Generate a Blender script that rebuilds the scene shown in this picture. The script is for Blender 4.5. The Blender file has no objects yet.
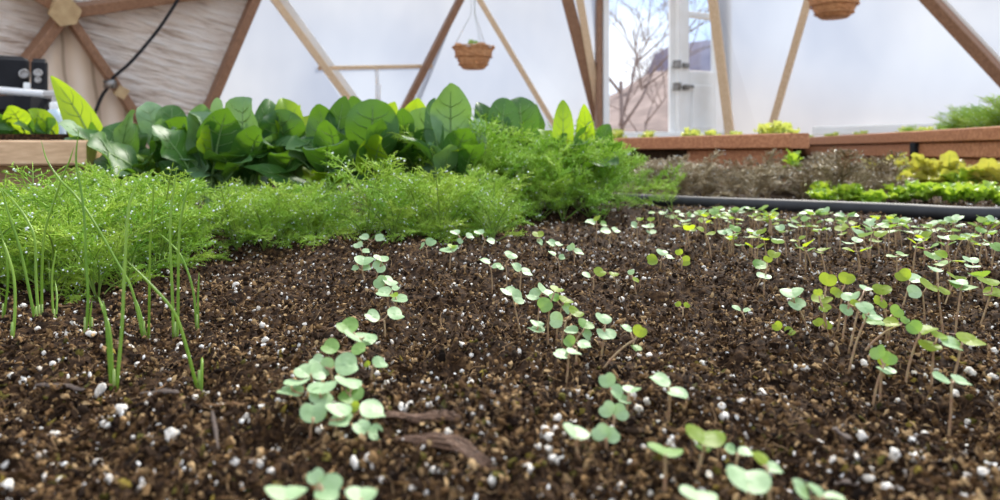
import bpy, math, random
import numpy as np
from mathutils import Vector, Matrix

random.seed(7)
rng = np.random.default_rng(11)
SC = bpy.context.scene
COL = SC.collection
F, HY, H = 700.0, 150.0, 0.118          # focal length in pixels, horizon row, eye height over the soil
PI = math.pi
UP = Vector((0, 0, 1))
EYE = Vector((0, 0, H))


def P(px, py, Y):
    return Vector(((px - 500) / F * Y, Y, H - (py - HY) / F * Y))


def G(px, py, z=0.0):
    return P(px, py, (H - z) * F / (py - HY))


# ------------------------------------------------------------------ noise / soil height
def vnoise(x, y, seed=0):
    x = np.asarray(x, dtype=np.float64); y = np.asarray(y, dtype=np.float64)
    xi = np.floor(x).astype(np.int64); yi = np.floor(y).astype(np.int64)
    fx = x - xi; fy = y - yi
    fx = fx * fx * (3 - 2 * fx); fy = fy * fy * (3 - 2 * fy)

    def hsh(a, b):
        n = (a * 374761393 + b * 668265263 + seed * 974634777) & 0xFFFFFFFF
        n = ((n ^ (n >> 13)) * 1274126177) & 0xFFFFFFFF
        n = n ^ (n >> 16)
        return (n & 0xFFFF) / 65535.0
    a = hsh(xi, yi); b = hsh(xi + 1, yi); c = hsh(xi, yi + 1); d = hsh(xi + 1, yi + 1)
    return (a * (1 - fx) + b * fx) * (1 - fy) + (c * (1 - fx) + d * fx) * fy


def soil_h(x, y, fine=True):
    x = np.asarray(x, dtype=np.float64); y = np.asarray(y, dtype=np.float64)
    h = (vnoise(x / .16 + 3, y / .16, 1) - .5) * .014
    h = h + (vnoise(x / .05, y / .05 + 9, 2) - .5) * .016
    n3 = vnoise(x / .018, y / .018, 3)
    h = h + (n3 - .5) * .008
    # small planting pits
    for (qx, qy, r, d) in PITS:
        h = h - d * np.exp(-((x - qx) ** 2 + (y - qy) ** 2) / r ** 2)
    if fine:
        h = h + (np.abs(vnoise(x / .0072, y / .0072, 4) - .5) * 2) * .0042 - .002
        h = h + (vnoise(x / .0032, y / .0032, 5) - .5) * .0022
    return h


PITS = []
for (px, py, r, d) in [(436, 374, .012, .012), (735, 365, .013, .012), (590, 416, .010, .010), (740, 462, .01, .008), (820, 405, .03, .010), (902, 400, .03, .012), (640, 270, .02, .01), (645, 300, .02, .01), (270, 460, .014, .012), (860, 378, .03, .008), (940, 420, .02, .01)]:
    g = G(px, py)
    PITS.append((g.x, g.y, r, d))


def zs(x, y):
    return float(soil_h(np.array([x]), np.array([y]), False)[0])


def ground(px, py):
    g = G(px, py)
    z = zs(g.x, g.y)
    return Vector((g.x, g.y, z))


# ------------------------------------------------------------------ materials
def newmat(name):
    m = bpy.data.materials.new(name)
    m.use_nodes = True
    nt = m.node_tree
    nt.nodes.clear()
    out = nt.nodes.new('ShaderNodeOutputMaterial')
    return m, nt, out


def L(nt, a, b):
    nt.links.new(a, b)


def noise_node(nt, scale, detail=3, coord='Object', rough=.55, stretch=None):
    tc = nt.nodes.new('ShaderNodeTexCoord')
    n = nt.nodes.new('ShaderNodeTexNoise')
    n.inputs['Scale'].default_value = scale
    n.inputs['Detail'].default_value = detail
    n.inputs['Roughness'].default_value = rough
    src = tc.outputs[coord]
    if stretch:
        mp = nt.nodes.new('ShaderNodeMapping')
        mp.inputs['Scale'].default_value = stretch
        L(nt, src, mp.inputs['Vector']); src = mp.outputs['Vector']
    L(nt, src, n.inputs['Vector'])
    return n


def ramp(nt, fac, stops):
    r = nt.nodes.new('ShaderNodeValToRGB')
    cr = r.color_ramp
    while len(cr.elements) < len(stops):
        cr.elements.new(.5)
    for e, (p, c) in zip(cr.elements, stops):
        e.position = p
        e.color = (*c, 1)
    L(nt, fac, r.inputs['Fac'])
    return r


def bump(nt, fac, strength, dist, normal_in):
    b = nt.nodes.new('ShaderNodeBump')
    b.inputs['Strength'].default_value = strength
    b.inputs['Distance'].default_value = dist
    L(nt, fac, b.inputs['Height'])
    L(nt, b.outputs['Normal'], normal_in)


def pmat(name, stops, scale=20, rough=.6, metal=0., detail=4, bmp=0., bdist=.01, coord='Object', stretch=None, spec=.5):
    m, nt, out = newmat(name)
    p = nt.nodes.new('ShaderNodeBsdfPrincipled')
    n = noise_node(nt, scale, detail, coord, stretch=stretch)
    r = ramp(nt, n.outputs['Fac'], stops)
    L(nt, r.outputs['Color'], p.inputs['Base Color'])
    p.inputs['Roughness'].default_value = rough
    p.inputs['Metallic'].default_value = metal
    p.inputs['Specular IOR Level'].default_value = spec
    if bmp:
        bump(nt, n.outputs['Fac'], bmp, bdist, p.inputs['Normal'])
    L(nt, p.outputs['BSDF'], out.inputs['Surface'])
    return m


def leafmat(name, dark, light, trans, rough=.45, tr=.4, scale=90, spec=.5, bmp=.15):
    """leaf: glossy skin over diffuse, with light passing through"""
    m, nt, out = newmat(name)
    p = nt.nodes.new('ShaderNodeBsdfPrincipled')
    n = noise_node(nt, scale, 3)
    oi = nt.nodes.new('ShaderNodeObjectInfo')
    add = nt.nodes.new('ShaderNodeMath'); add.operation = 'MULTIPLY_ADD'
    L(nt, oi.outputs['Random'], add.inputs[0]); add.inputs[1].default_value = .5
    sub = nt.nodes.new('ShaderNodeMath'); sub.operation = 'SUBTRACT'
    L(nt, n.outputs['Fac'], sub.inputs[0]); sub.inputs[1].default_value = .25
    L(nt, sub.outputs[0], add.inputs[2])
    r = ramp(nt, add.outputs[0], [(.2, dark), (.8, light)])
    L(nt, r.outputs['Color'], p.inputs['Base Color'])
    p.inputs['Roughness'].default_value = rough
    p.inputs['Specular IOR Level'].default_value = spec
    if bmp:
        bump(nt, n.outputs['Fac'], bmp, .002, p.inputs['Normal'])
    t = nt.nodes.new('ShaderNodeBsdfTranslucent')
    t.inputs['Color'].default_value = (*trans, 1)
    mx = nt.nodes.new('ShaderNodeMixShader'); mx.inputs[0].default_value = tr
    L(nt, p.outputs['BSDF'], mx.inputs[1]); L(nt, t.outputs['BSDF'], mx.inputs[2])
    L(nt, mx.outputs[0], out.inputs['Surface'])
    return m


def islandmat(name, stops, rough=.85, scale=250, spec=.12):
    """a heap of bits: every loose bit its own tone"""
    m, nt, out = newmat(name)
    p = nt.nodes.new('ShaderNodeBsdfPrincipled')
    g = nt.nodes.new('ShaderNodeNewGeometry')
    n = noise_node(nt, scale, 3)
    mul = nt.nodes.new('ShaderNodeMath'); mul.operation = 'MULTIPLY_ADD'
    L(nt, n.outputs['Fac'], mul.inputs[0]); mul.inputs[1].default_value = .5
    s2 = nt.nodes.new('ShaderNodeMath'); s2.operation = 'MULTIPLY_ADD'
    L(nt, g.outputs['Random Per Island'], s2.inputs[0]); s2.inputs[1].default_value = 1.0; s2.inputs[2].default_value = -.25
    L(nt, s2.outputs[0], mul.inputs[2])
    r = ramp(nt, mul.outputs[0], stops)
    L(nt, r.outputs['Color'], p.inputs['Base Color'])
    p.inputs['Roughness'].default_value = rough
    p.inputs['Specular IOR Level'].default_value = spec
    bump(nt, n.outputs['Fac'], .5, .001, p.inputs['Normal'])
    L(nt, p.outputs['BSDF'], out.inputs['Surface'])
    return m


M = {}
M['soil'] = pmat('soil', [(.34, (.010, .005, .0025)), (.52, (.035, .018, .009)), (.64, (.085, .046, .02)), (.76, (.20, .12, .055))], 190, .85, detail=6, bmp=.9, bdist=.002, spec=.12)
M['crumb'] = islandmat('crumb', [(.0, (.009, .004, .002)), (.42, (.032, .016, .007)), (.68, (.10, .052, .021)), (.86, (.24, .14, .06)), (1., (.45, .30, .15))])
M['clod'] = islandmat('clod', [(.0, (.010, .006, .004)), (.5, (.032, .018, .010)), (1., (.09, .05, .026))], scale=900)
M['fibre'] = islandmat('fibre', [(.0, (.035, .017, .008)), (.55, (.13, .068, .030)), (1., (.42, .27, .14))], .7)
M['moss'] = islandmat('moss', [(.0, (.04, .04, .01)), (.5, (.12, .10, .02)), (1., (.24, .17, .03))], .8)
M['perlite'] = pmat('perlite', [(.32, (.52, .44, .34)), (.45, (.78, .72, .63)), (.7, (.86, .81, .74))], 1.6, .75, bmp=.5, bdist=.001)
M['perlite_bits'] = islandmat('perlite_bits', [(.0, (.55, .47, .38)), (.5, (.80, .75, .68)), (1., (.88, .86, .82))], .7)
M['bark'] = pmat('bark', [(.3, (.025, .016, .013)), (.6, (.09, .055, .038)), (.8, (.2, .12, .07))], 300, .7, bmp=.6, bdist=.001, stretch=(1, 6, 6))
M['red_bark'] = pmat('red_bark', [(.3, (.04, .02, .011)), (.55, (.13, .064, .034)), (.8, (.28, .15, .08))], 300, .7, bmp=.6, bdist=.001, stretch=(1, 6, 6))

M['cot_pale'] = leafmat('cotyledon_pale', (.26, .43, .19), (.44, .60, .33), (.40, .6, .15), .5, .28, 300, .6)
M['cot_mid'] = leafmat('cotyledon_mid', (.16, .34, .07), (.28, .46, .13), (.40, .60, .06), .5, .4, 300, .5)
M['cot_lime'] = leafmat('cotyledon_lime', (.24, .38, .03), (.38, .50, .06), (.55, .68, .03), .45, .55, 300, .4)
M['stem_red'] = pmat('stem_red', [(.35, (.30, .15, .09)), (.65, (.44, .32, .16))], 300, .5)
M['chive'] = leafmat('chive', (.13, .27, .02), (.28, .44, .05), (.36, .52, .04), .35, .3, 60, .5, 0)
M['chive_pale'] = leafmat('chive_pale', (.25, .40, .08), (.42, .52, .16), (.4, .55, .1), .4, .3, 60, .5, 0)
M['dill'] = leafmat('dill', (.18, .42, .04), (.58, .74, .10), (.55, .74, .05), .45, .4, 40, .4, 0)
M['dill_far'] = leafmat('dill_far', (.18, .42, .04), (.54, .74, .10), (.54, .74, .06), .45, .45, 40, .4, 0)
M['dill_stem'] = leafmat('dill_stem', (.16, .30, .04), (.30, .40, .08), (.3, .45, .06), .45, .2, 40, .4, 0)
M['collard'] = leafmat('collard', (.018, .07, .018), (.065, .165, .035), (.19, .40, .02), .45, .28, 35, .35, .4)
M['collard_grey'] = leafmat('collard_grey', (.12, .24, .11), (.24, .36, .20), (.24, .42, .06), .55, .28, 35, .35, .35)
M['collard_lime'] = leafmat('collard_lime', (.16, .34, .015), (.30, .46, .03), (.45, .62, .02), .45, .5, 35, .4, .2)
M['midrib'] = leafmat('midrib', (.16, .30, .09), (.28, .42, .15), (.3, .46, .08), .45, .3, 60, .5, 0)
M['bronze'] = leafmat('bronze', (.20, .13, .055), (.46, .36, .20), (.40, .31, .12), .35, .3, 40, .6, 0)
M['lettuce'] = leafmat('lettuce', (.20, .38, .035), (.38, .54, .08), (.48, .66, .05), .4, .45, 60, .5, .2)
M['lettuce_gold'] = leafmat('lettuce_gold', (.32, .33, .05), (.60, .48, .14), (.60, .60, .08), .4, .45, 60, .5, .2)
M['lettuce_pale'] = leafmat('lettuce_pale', (.40, .48, .12), (.62, .64, .24), (.68, .72, .14), .4, .45, 60, .5, .2)

M['cedar'] = pmat('cedar', [(.3, (.34, .12, .05)), (.6, (.54, .23, .105)), (.8, (.66, .34, .18))], 9, .6, bmp=.2, bdist=.002, stretch=(1, 14, 14))
M['cedar_left'] = pmat('cedar_left', [(.3, (.52, .31, .17)), (.6, (.70, .46, .27)), (.8, (.78, .56, .36))], 9, .6, bmp=.2, bdist=.002, stretch=(1, 14, 14))
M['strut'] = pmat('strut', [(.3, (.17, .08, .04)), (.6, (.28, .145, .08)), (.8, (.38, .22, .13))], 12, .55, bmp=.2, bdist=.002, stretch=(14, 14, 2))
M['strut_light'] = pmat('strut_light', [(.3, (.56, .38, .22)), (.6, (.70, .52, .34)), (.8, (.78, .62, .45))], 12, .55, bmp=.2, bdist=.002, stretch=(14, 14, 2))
M['hub'] = pmat('hub', [(.3, (.38, .25, .12)), (.7, (.55, .40, .22))], 20, .6)
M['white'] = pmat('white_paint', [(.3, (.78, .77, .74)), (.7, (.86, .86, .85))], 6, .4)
M['white_pipe'] = pmat('white_pipe', [(.3, (.72, .70, .69)), (.7, (.82, .80, .79))], 6, .4)
M['metal'] = pmat('metal', [(.3, (.12, .11, .10)), (.7, (.3, .28, .26))], 30, .35, .8)
M['wire'] = pmat('wire', [(.3, (.35, .38, .34)), (.7, (.5, .52, .48))], 30, .4, .4)
M['black'] = pmat('black_plastic', [(.3, (.010, .010, .012)), (.7, (.022, .022, .026))], 8, .7, spec=.2)
M['hose'] = pmat('hose', [(.3, (.012, .012, .014)), (.7, (.026, .026, .030))], 30, .6)
M['grey_dial'] = pmat('grey_dial', [(.3, (.40, .38, .37)), (.7, (.55, .52, .50))], 30, .4)
M['coir'] = pmat('coir', [(.3, (.30, .12, .045)), (.55, (.54, .26, .11)), (.8, (.70, .42, .21))], 45, .75, bmp=.8, bdist=.006, stretch=(1, 1, 3))
M['hill'] = pmat('hill', [(.3, (.15, .105, .095)), (.5, (.26, .185, .165)), (.7, (.36, .27, .24))], .25, .9, detail=8)
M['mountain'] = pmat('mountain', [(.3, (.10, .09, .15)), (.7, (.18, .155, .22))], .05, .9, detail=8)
M['dry'] = pmat('dry_ground', [(.3, (.30, .23, .17)), (.7, (.48, .40, .32))], .8, .95, detail=8)
M['path'] = pmat('path', [(.3, (.40, .34, .28)), (.7, (.58, .52, .45))], 30, .95, detail=8, bmp=.4, bdist=.01)
M['twig'] = pmat('twig', [(.3, (.17, .12, .11)), (.7, (.28, .21, .19))], 30, .8)


def mat_dew():
    m, nt, out = newmat('dew')
    p = nt.nodes.new('ShaderNodeBsdfPrincipled')
    n = noise_node(nt, 3, 1)
    r = ramp(nt, n.outputs['Fac'], [(.3, (.88, .95, .92)), (.7, (.97, 1, .98))])
    L(nt, r.outputs['Color'], p.inputs['Base Color'])
    p.inputs['Roughness'].default_value = .12
    p.inputs['IOR'].default_value = 1.33
    p.inputs['Transmission Weight'].default_value = .05
    L(nt, p.outputs['BSDF'], out.inputs['Surface'])
    return m


def mat_panel():
    m, nt, out = newmat('twinwall_polycarbonate')
    n = noise_node(nt, .9, 4, stretch=(1, 1, .6))
    r = ramp(nt, n.outputs['Fac'], [(.35, (.40, .415, .46)), (.6, (.54, .545, .56))])
    t = nt.nodes.new('ShaderNodeBsdfTranslucent')
    L(nt, r.outputs['Color'], t.inputs['Color'])
    rf = nt.nodes.new('ShaderNodeBsdfRefraction')
    rf.inputs['IOR'].default_value = 1.15
    rf.inputs['Roughness'].default_value = .55
    L(nt, r.outputs['Color'], rf.inputs['Color'])
    mx = nt.nodes.new('ShaderNodeMixShader'); mx.inputs[0].default_value = .5
    L(nt, t.outputs['BSDF'], mx.inputs[1]); L(nt, rf.outputs['BSDF'], mx.inputs[2])
    gl = nt.nodes.new('ShaderNodeBsdfGlossy'); gl.inputs['Roughness'].default_value = .25
    m2 = nt.nodes.new('ShaderNodeMixShader'); m2.inputs[0].default_value = .06
    L(nt, mx.outputs[0], m2.inputs[1]); L(nt, gl.outputs['BSDF'], m2.inputs[2])
    L(nt, m2.outputs[0], out.inputs['Surface'])
    return m


def mat_glass():
    m, nt, out = newmat('clear_pane')
    n = noise_node(nt, 3, 1)
    r = ramp(nt, n.outputs['Fac'], [(.3, (.93, .95, .97)), (.7, (.97, .98, 1))])
    t = nt.nodes.new('ShaderNodeBsdfTransparent')
    L(nt, r.outputs['Color'], t.inputs['Color'])
    gl = nt.nodes.new('ShaderNodeBsdfGlossy'); gl.inputs['Roughness'].default_value = .05
    mx = nt.nodes.new('ShaderNodeMixShader'); mx.inputs[0].default_value = .06
    L(nt, t.outputs['BSDF'], mx.inputs[1]); L(nt, gl.outputs['BSDF'], mx.inputs[2])
    L(nt, mx.outputs[0], out.inputs['Surface'])
    return m


def mat_foil():
    """wrinkled reflective bubble foil: streaks run along FA across the sheet"""
    m, nt, out = newmat('bubble_foil')
    p = nt.nodes.new('ShaderNodeBsdfPrincipled')
    fa = Vector((.655, .742, -.14)).normalized(); fn = Vector((.75, -.6, -.28)).normalized(); fp = fn.cross(fa).normalized()
    tc = nt.nodes.new('ShaderNodeTexCoord')
    cx = nt.nodes.new('ShaderNodeCombineXYZ')
    for k, (v, sc) in enumerate(((fa, 2.2), (fp, 17.0))):
        d = nt.nodes.new('ShaderNodeVectorMath'); d.operation = 'DOT_PRODUCT'
        L(nt, tc.outputs['Object'], d.inputs[0]); d.inputs[1].default_value = v * sc
        L(nt, d.outputs['Value'], cx.inputs[k])
    n = nt.nodes.new('ShaderNodeTexNoise'); n.inputs['Scale'].default_value = 1.6; n.inputs['Detail'].default_value = 5; n.inputs['Roughness'].default_value = .6
    L(nt, cx.outputs[0], n.inputs['Vector'])
    r = ramp(nt, n.outputs['Fac'], [(.32, (.50, .38, .30)), (.46, (.88, .76, .66)), (.65, (.97, .91, .85))])  # brown streaks put interior reflections and ripple shading into the foil colour
    L(nt, r.outputs['Color'], p.inputs['Base Color'])
    p.inputs['Metallic'].default_value = .25
    p.inputs['Roughness'].default_value = .2
    bump(nt, n.outputs['Fac'], 1.0, .06, p.inputs['Normal'])
    L(nt, p.outputs['BSDF'], out.inputs['Surface'])
    return m


def mat_planks():
    m, nt, out = newmat('plank_panel')
    p = nt.nodes.new('ShaderNodeBsdfPrincipled')
    tc = nt.nodes.new('ShaderNodeTexCoord')
    w = nt.nodes.new('ShaderNodeTexWave')
    w.wave_type = 'BANDS'; w.bands_direction = 'X'
    w.inputs['Scale'].default_value = 3.2
    w.inputs['Distortion'].default_value = 1.2
    L(nt, tc.outputs['Object'], w.inputs['Vector'])
    r = ramp(nt, w.outputs['Fac'], [(.0, (.36, .26, .18)), (.06, (.60, .46, .34)), (.6, (.74, .59, .45)), (1., (.82, .68, .55))])
    L(nt, r.outputs['Color'], p.inputs['Base Color'])
    p.inputs['Roughness'].default_value = .6
    L(nt, p.outputs['BSDF'], out.inputs['Surface'])
    return m


M['dew'] = mat_dew(); M['panel'] = mat_panel(); M['glass'] = mat_glass(); M['foil'] = mat_foil(); M['planks'] = mat_planks()


# ------------------------------------------------------------------ mesh helpers
class MB:
    def __init__(self):
        self.v = []; self.f = []; self.mi = []

    def add(self, vs, fs, mi=0):
        b = len(self.v)
        self.v.extend([tuple(p) for p in vs])
        for f in fs:
            self.f.append(tuple(i + b for i in f)); self.mi.append(mi)

    def mesh(self, name, mats, smooth=True, origin=None):
        me = bpy.data.meshes.new(name)
        v = self.v
        if origin is not None:
            v = [(a[0] - origin[0], a[1] - origin[1], a[2] - origin[2]) for a in v]
        me.from_pydata(v, [], self.f)
        for m in (mats if isinstance(mats, (list, tuple)) else [mats]):
            me.materials.append(m)
        me.polygons.foreach_set('use_smooth', [smooth] * len(self.f))
        me.polygons.foreach_set('material_index', self.mi)
        me.update()
        return me


def frames(pts):
    pts = [Vector(p) for p in pts]
    out = []
    t0 = (pts[1] - pts[0]).normalized()
    a = Vector((1, 0, 0)) if abs(t0.x) < .8 else Vector((0, 1, 0))
    n = (a - t0 * a.dot(t0)).normalized()
    for i in range(len(pts)):
        t = (pts[min(i + 1, len(pts) - 1)] - pts[max(i - 1, 0)])
        t = t.normalized() if t.length > 1e-9 else t0
        n = (n - t * n.dot(t))
        n = n.normalized() if n.length > 1e-9 else Vector((1, 0, 0))
        out.append((pts[i], t, n, t.cross(n)))
    return out


def tube(mb, pts, radii, n=6, mi=0):
    fr = frames(pts)
    vs, fs = [], []
    for k, (p, t, a, b) in enumerate(fr):
        r = radii[k] if isinstance(radii, (list, tuple)) else radii
        for j in range(n):
            th = 2 * PI * j / n
            vs.append(p + a * (r * math.cos(th)) + b * (r * math.sin(th)))
    for k in range(len(fr) - 1):
        for j in range(n):
            fs.append((k * n + j, k * n + (j + 1) % n, (k + 1) * n + (j + 1) % n, (k + 1) * n + j))
    fs.append(tuple(range(n - 1, -1, -1)))
    fs.append(tuple((len(fr) - 1) * n + j for j in range(n)))
    mb.add(vs, fs, mi)


def bez(a, b, c, n):
    return [a * ((1 - t) ** 2) + b * (2 * t * (1 - t)) + c * (t * t) for t in [i / n for i in range(n + 1)]]


def catmull(pts, sub=5):
    pts = [Vector(p) for p in pts]
    q = [pts[0] * 2 - pts[1]] + pts + [pts[-1] * 2 - pts[-2]]
    out = []
    for i in range(1, len(q) - 2):
        for s in range(sub):
            t = s / sub
            out.append(.5 * ((2 * q[i]) + (q[i + 1] - q[i - 1]) * t + (2 * q[i - 1] - 5 * q[i] + 4 * q[i + 1] - q[i + 2]) * t * t + (3 * q[i] - q[i - 1] - 3 * q[i + 1] + q[i + 2]) * t ** 3))
    out.append(pts[-1])
    return out


def beam(mb, A, B, w, d, nrm, mi=0, bev=.08):
    """rectangular timber from A to B, depth d along nrm, width w across; edges eased"""
    A = Vector(A); B = Vector(B)
    t = (B - A).normalized()
    n = Vector(nrm); n = (n - t * n.dot(t)).normalized()
    s = t.cross(n)
    e = min(w, d) * bev
    prof = [(-w / 2 + e, -d / 2), (w / 2 - e, -d / 2), (w / 2, -d / 2 + e), (w / 2, d / 2 - e), (w / 2 - e, d / 2), (-w / 2 + e, d / 2), (-w / 2, d / 2 - e), (-w / 2, -d / 2 + e)]
    vs = [p + s * a + n * b for p in (A, B) for a, b in prof]
    k = len(prof)
    fs = [(j, (j + 1) % k, k + (j + 1) % k, k + j) for j in range(k)] + [tuple(range(k - 1, -1, -1)), tuple(range(k, 2 * k))]
    mb.add(vs, fs, mi)


def box(mb, c, s, bev=.004, mi=0, rot=0):
    c = Vector(c)
    d = Matrix.Rotation(rot, 3, 'Z')
    ax = d @ Vector((1, 0, 0)); ay = d @ Vector((0, 1, 0))
    hx, hy, hz = s[0] / 2, s[1] / 2, s[2] / 2
    e = min(bev, hx * .9, hy * .9, hz * .9)
    ring = [(-hx + e, -hy), (hx - e, -hy), (hx, -hy + e), (hx, hy - e), (hx - e, hy), (-hx + e, hy), (-hx, hy - e), (-hx, -hy + e)]
    inn = [(a * (1 - e / hx), b * (1 - e / hy)) for a, b in ring]
    vs = []
    for z, rr in ((-hz, inn), (-hz + e, ring), (hz - e, ring), (hz, inn)):
        for a, b in rr:
            vs.append(c + ax * a + ay * b + UP * z)
    fs = [tuple(range(7, -1, -1)), tuple(24 + j for j in range(8))]
    for k in range(3):
        for j in range(8):
            fs.append((k * 8 + j, k * 8 + (j + 1) % 8, k * 8 + 8 + (j + 1) % 8, k * 8 + 8 + j))
    mb.add(vs, fs, mi)


def np_mesh(name, verts, tris, mat, smooth=False):
    me = bpy.data.meshes.new(name)
    nv, nt = len(verts), len(tris)
    me.vertices.add(nv); me.vertices.foreach_set('co', np.ascontiguousarray(verts, dtype=np.float32).ravel())
    me.loops.add(nt * tris.shape[1]); me.loops.foreach_set('vertex_index', np.ascontiguousarray(tris, dtype=np.int32).ravel())
    me.polygons.add(nt)
    me.polygons.foreach_set('loop_start', np.arange(0, nt * tris.shape[1], tris.shape[1], dtype=np.int32))
    me.polygons.foreach_set('use_smooth', np.full(nt, smooth, dtype=bool))
    me.materials.append(mat)
    me.update(calc_edges=True)
    return me


def link(name, me, parent=None, loc=None):
    o = bpy.data.objects.new(name, me)
    COL.objects.link(o)
    if parent is not None:
        o.parent = parent
    if loc is not None:
        o.location = loc
    return o


def tag(o, label=None, cat=None, group=None, kind=None):
    if label: o['label'] = label
    if cat: o['category'] = cat
    if group: o['group'] = group
    if kind: o['kind'] = kind
    return o


def thing(name, label, cat, loc=(0, 0, 0), group=None):
    o = bpy.data.objects.new(name, None)
    o.empty_display_size = .01
    COL.objects.link(o)
    o.location = loc
    return tag(o, label, cat, group)


def copy_tree(o, parent=None):
    c = o.copy()
    COL.objects.link(c)
    if parent is not None:
        c.parent = parent
    for ch in list(o.children):
        copy_tree(ch, c)
    return c


ORD = ['first', 'second', 'third', 'fourth', 'fifth', 'sixth', 'seventh', 'eighth', 'ninth', 'tenth', 'eleventh', 'twelfth', 'thirteenth', 'fourteenth', 'fifteenth', 'sixteenth', 'seventeenth', 'eighteenth', 'nineteenth']
ORD += ['twentieth'] + ['twenty-' + s for s in ORD[:9]] + ['thirtieth'] + ['thirty-' + s for s in ORD[:9]] + ['fortieth'] + ['forty-' + s for s in ORD[:9]] + ['fiftieth']


# ------------------------------------------------------------------ SOIL
def build_soil():
    ys = np.exp(np.linspace(math.log(.13), math.log(2.75), 620))
    us = np.linspace(-1, 1, 760); us = us * (.5 + .5 * us ** 2)
    yy, uu = np.meshgrid(ys, us, indexing='ij')
    xx = uu * (.55 + .85 * yy)
    keep_r = 1.24
    xx = np.clip(xx, -1.6, keep_r + 0 * yy)
    zz = soil_h(xx, yy)
    v = np.stack([xx, yy, zz], -1).reshape(-1, 3)
    r, c = xx.shape
    i = np.arange(r * c).reshape(r, c)
    q = np.stack([i[:-1, :-1], i[:-1, 1:], i[1:, 1:], i[1:, :-1]], -1).reshape(-1, 4)
    o = link('soil', np_mesh('soil', v, q, M['soil'], True))
    tag(o, 'dark brown crumbly potting soil filling the raised bed', 'soil', kind='stuff')


ICO_V = None


def ico(sub):
    import bmesh
    bm = bmesh.new()
    bmesh.ops.create_icosphere(bm, subdivisions=sub, radius=1)
    v = np.array([x.co[:] for x in bm.verts]); f = np.array([[x.index for x in t.verts] for t in bm.faces])
    bm.free()
    return v, f


def rand_rot(n):
    q = rng.normal(size=(n, 4)); q /= np.linalg.norm(q, axis=1, keepdims=True)
    w, x, y, z = q.T
    return np.stack([np.stack([1 - 2 * (y * y + z * z), 2 * (x * y - z * w), 2 * (x * z + y * w)], -1),
                     np.stack([2 * (x * y + z * w), 1 - 2 * (x * x + z * z), 2 * (y * z - x * w)], -1),
                     np.stack([2 * (x * z - y * w), 2 * (y * z + x * w), 1 - 2 * (x * x + y * y)], -1)], 1)


def scatter_xy(n, y0, y1, power=1.0):
    t = rng.random(n)
    y = y0 * (y1 / y0) ** (t ** power)
    wide = rng.random(n) < .2
    x = (rng.random(n) * 2 - 1) * np.where(wide, .42 + .85 * y, .06 + .76 * y)
    ok = (x < 1.2)
    return x[ok], y[ok]


def bits(name, label, cat, mat, n, y0, y1, smin, smax, sub=1, flat=.6, sink=.2, rough=.35, power=1.0, grow=.5, lift=0.):
    x, y = scatter_xy(n, y0, y1, power)
    n = len(x)
    bv, bf = ico(sub)
    s = smin + (smax - smin) * rng.random(n) ** 2.2
    s = s * (1 + grow * np.clip(y - .3, 0, 2))
    vv = bv[None] * (1 + rough * rng.normal(size=(n, len(bv), 1))) * np.stack([np.ones(n), .40 + .45 * rng.random(n), flat * (.4 + .5 * rng.random(n))], -1)[:, None, :]
    vv = np.einsum('nij,nvj->nvi', rand_rot(n), vv) * s[:, None, None]
    z = soil_h(x, y) + s * (.5 - sink) + lift * rng.random(n) ** 2
    vv += np.stack([x, y, z], -1)[:, None, :]
    tt = bf[None] + (np.arange(n) * len(bv))[:, None, None]
    o = link(name, np_mesh(name, vv.reshape(-1, 3), tt.reshape(-1, 3), mat, False))
    tag(o, label, cat, kind='stuff')


def fibres(name, label, mat, n, y0, y1, lmin, lmax, rad):
    x, y = scatter_xy(n, y0, y1)
    n = len(x)
    K = 5
    ln = lmin + (lmax - lmin) * rng.random(n) ** 1.8
    ln = ln * (1 + .4 * np.clip(y - .3, 0, 1.2))
    az = rng.random(n) * 2 * PI
    curv = rng.normal(size=n) * 1.4
    elev = np.abs(rng.normal(size=n)) * .25
    ts = np.linspace(-.5, .5, K)
    a = az[:, None] + curv[:, None] * ts
    px = x[:, None] + np.cumsum(np.cos(a), 1) * (ln / K)[:, None]
    py = y[:, None] + np.cumsum(np.sin(a), 1) * (ln / K)[:, None]
    pz = soil_h(px, py) + .0012 + elev[:, None] * (ts + .5) * ln[:, None] * .6
    pts = np.stack([px, py, pz], -1)
    r = rad * (.6 + .8 * rng.random(n)) * (1 + .4 * np.clip(y - .3, 0, 1.2))
    dx = -np.sin(a); dy = np.cos(a)
    prof = np.linspace(1, .5, K)
    rr = r[:, None] * prof
    side = np.stack([dx * rr, dy * rr, np.zeros_like(dx)], -1)
    top = np.stack([np.zeros_like(rr), np.zeros_like(rr), rr * 1.3], -1)
    v = np.stack([pts - side, pts + top, pts + side], 2)            # n,K,3,3
    v = v.reshape(n, K * 3, 3)
    q = []
    for k in range(K - 1):
        for j in range(3):
            q.append((k * 3 + j, k * 3 + (j + 1) % 3, k * 3 + 3 + (j + 1) % 3, k * 3 + 3 + j))
    q = np.array(q)
    qq = q[None] + (np.arange(n) * K * 3)[:, None, None]
    o = link(name, np_mesh(name, v.reshape(-1, 3), qq.reshape(-1, 4), mat, True))
    tag(o, label, 'fibre', kind='stuff')


build_soil()
bits('soil_crumbs', 'loose dark brown crumbs of soil over the bed', 'soil', M['crumb'], 118000, .17, 1.75, .0004, .0021, 1, .75, .05, .4, lift=.0034)
bits('soil_clods', 'small soft clods lying on the soil', 'soil', M['clod'], 3000, .17, 1.6, .0016, .0042, 2, .6, .3, .14)
bits('perlite_crumbs', 'tiny white perlite specks mixed through the soil', 'perlite', M['perlite_bits'], 12000, .19, 1.75, .0003, .0016, 1, .8, .0, .18, .9, 1.3, .002)
bits('moss_flecks', 'yellow green moss flecks on the nearest soil', 'moss', M['moss'], 2600, .17, .40, .0008, .0026, 1, .6, .1, .4)
fibres('peat_fibres', 'brown peat fibres tangled over the soil', M['fibre'], 34000, .17, 1.6, .0025, .013, .00022)

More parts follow.
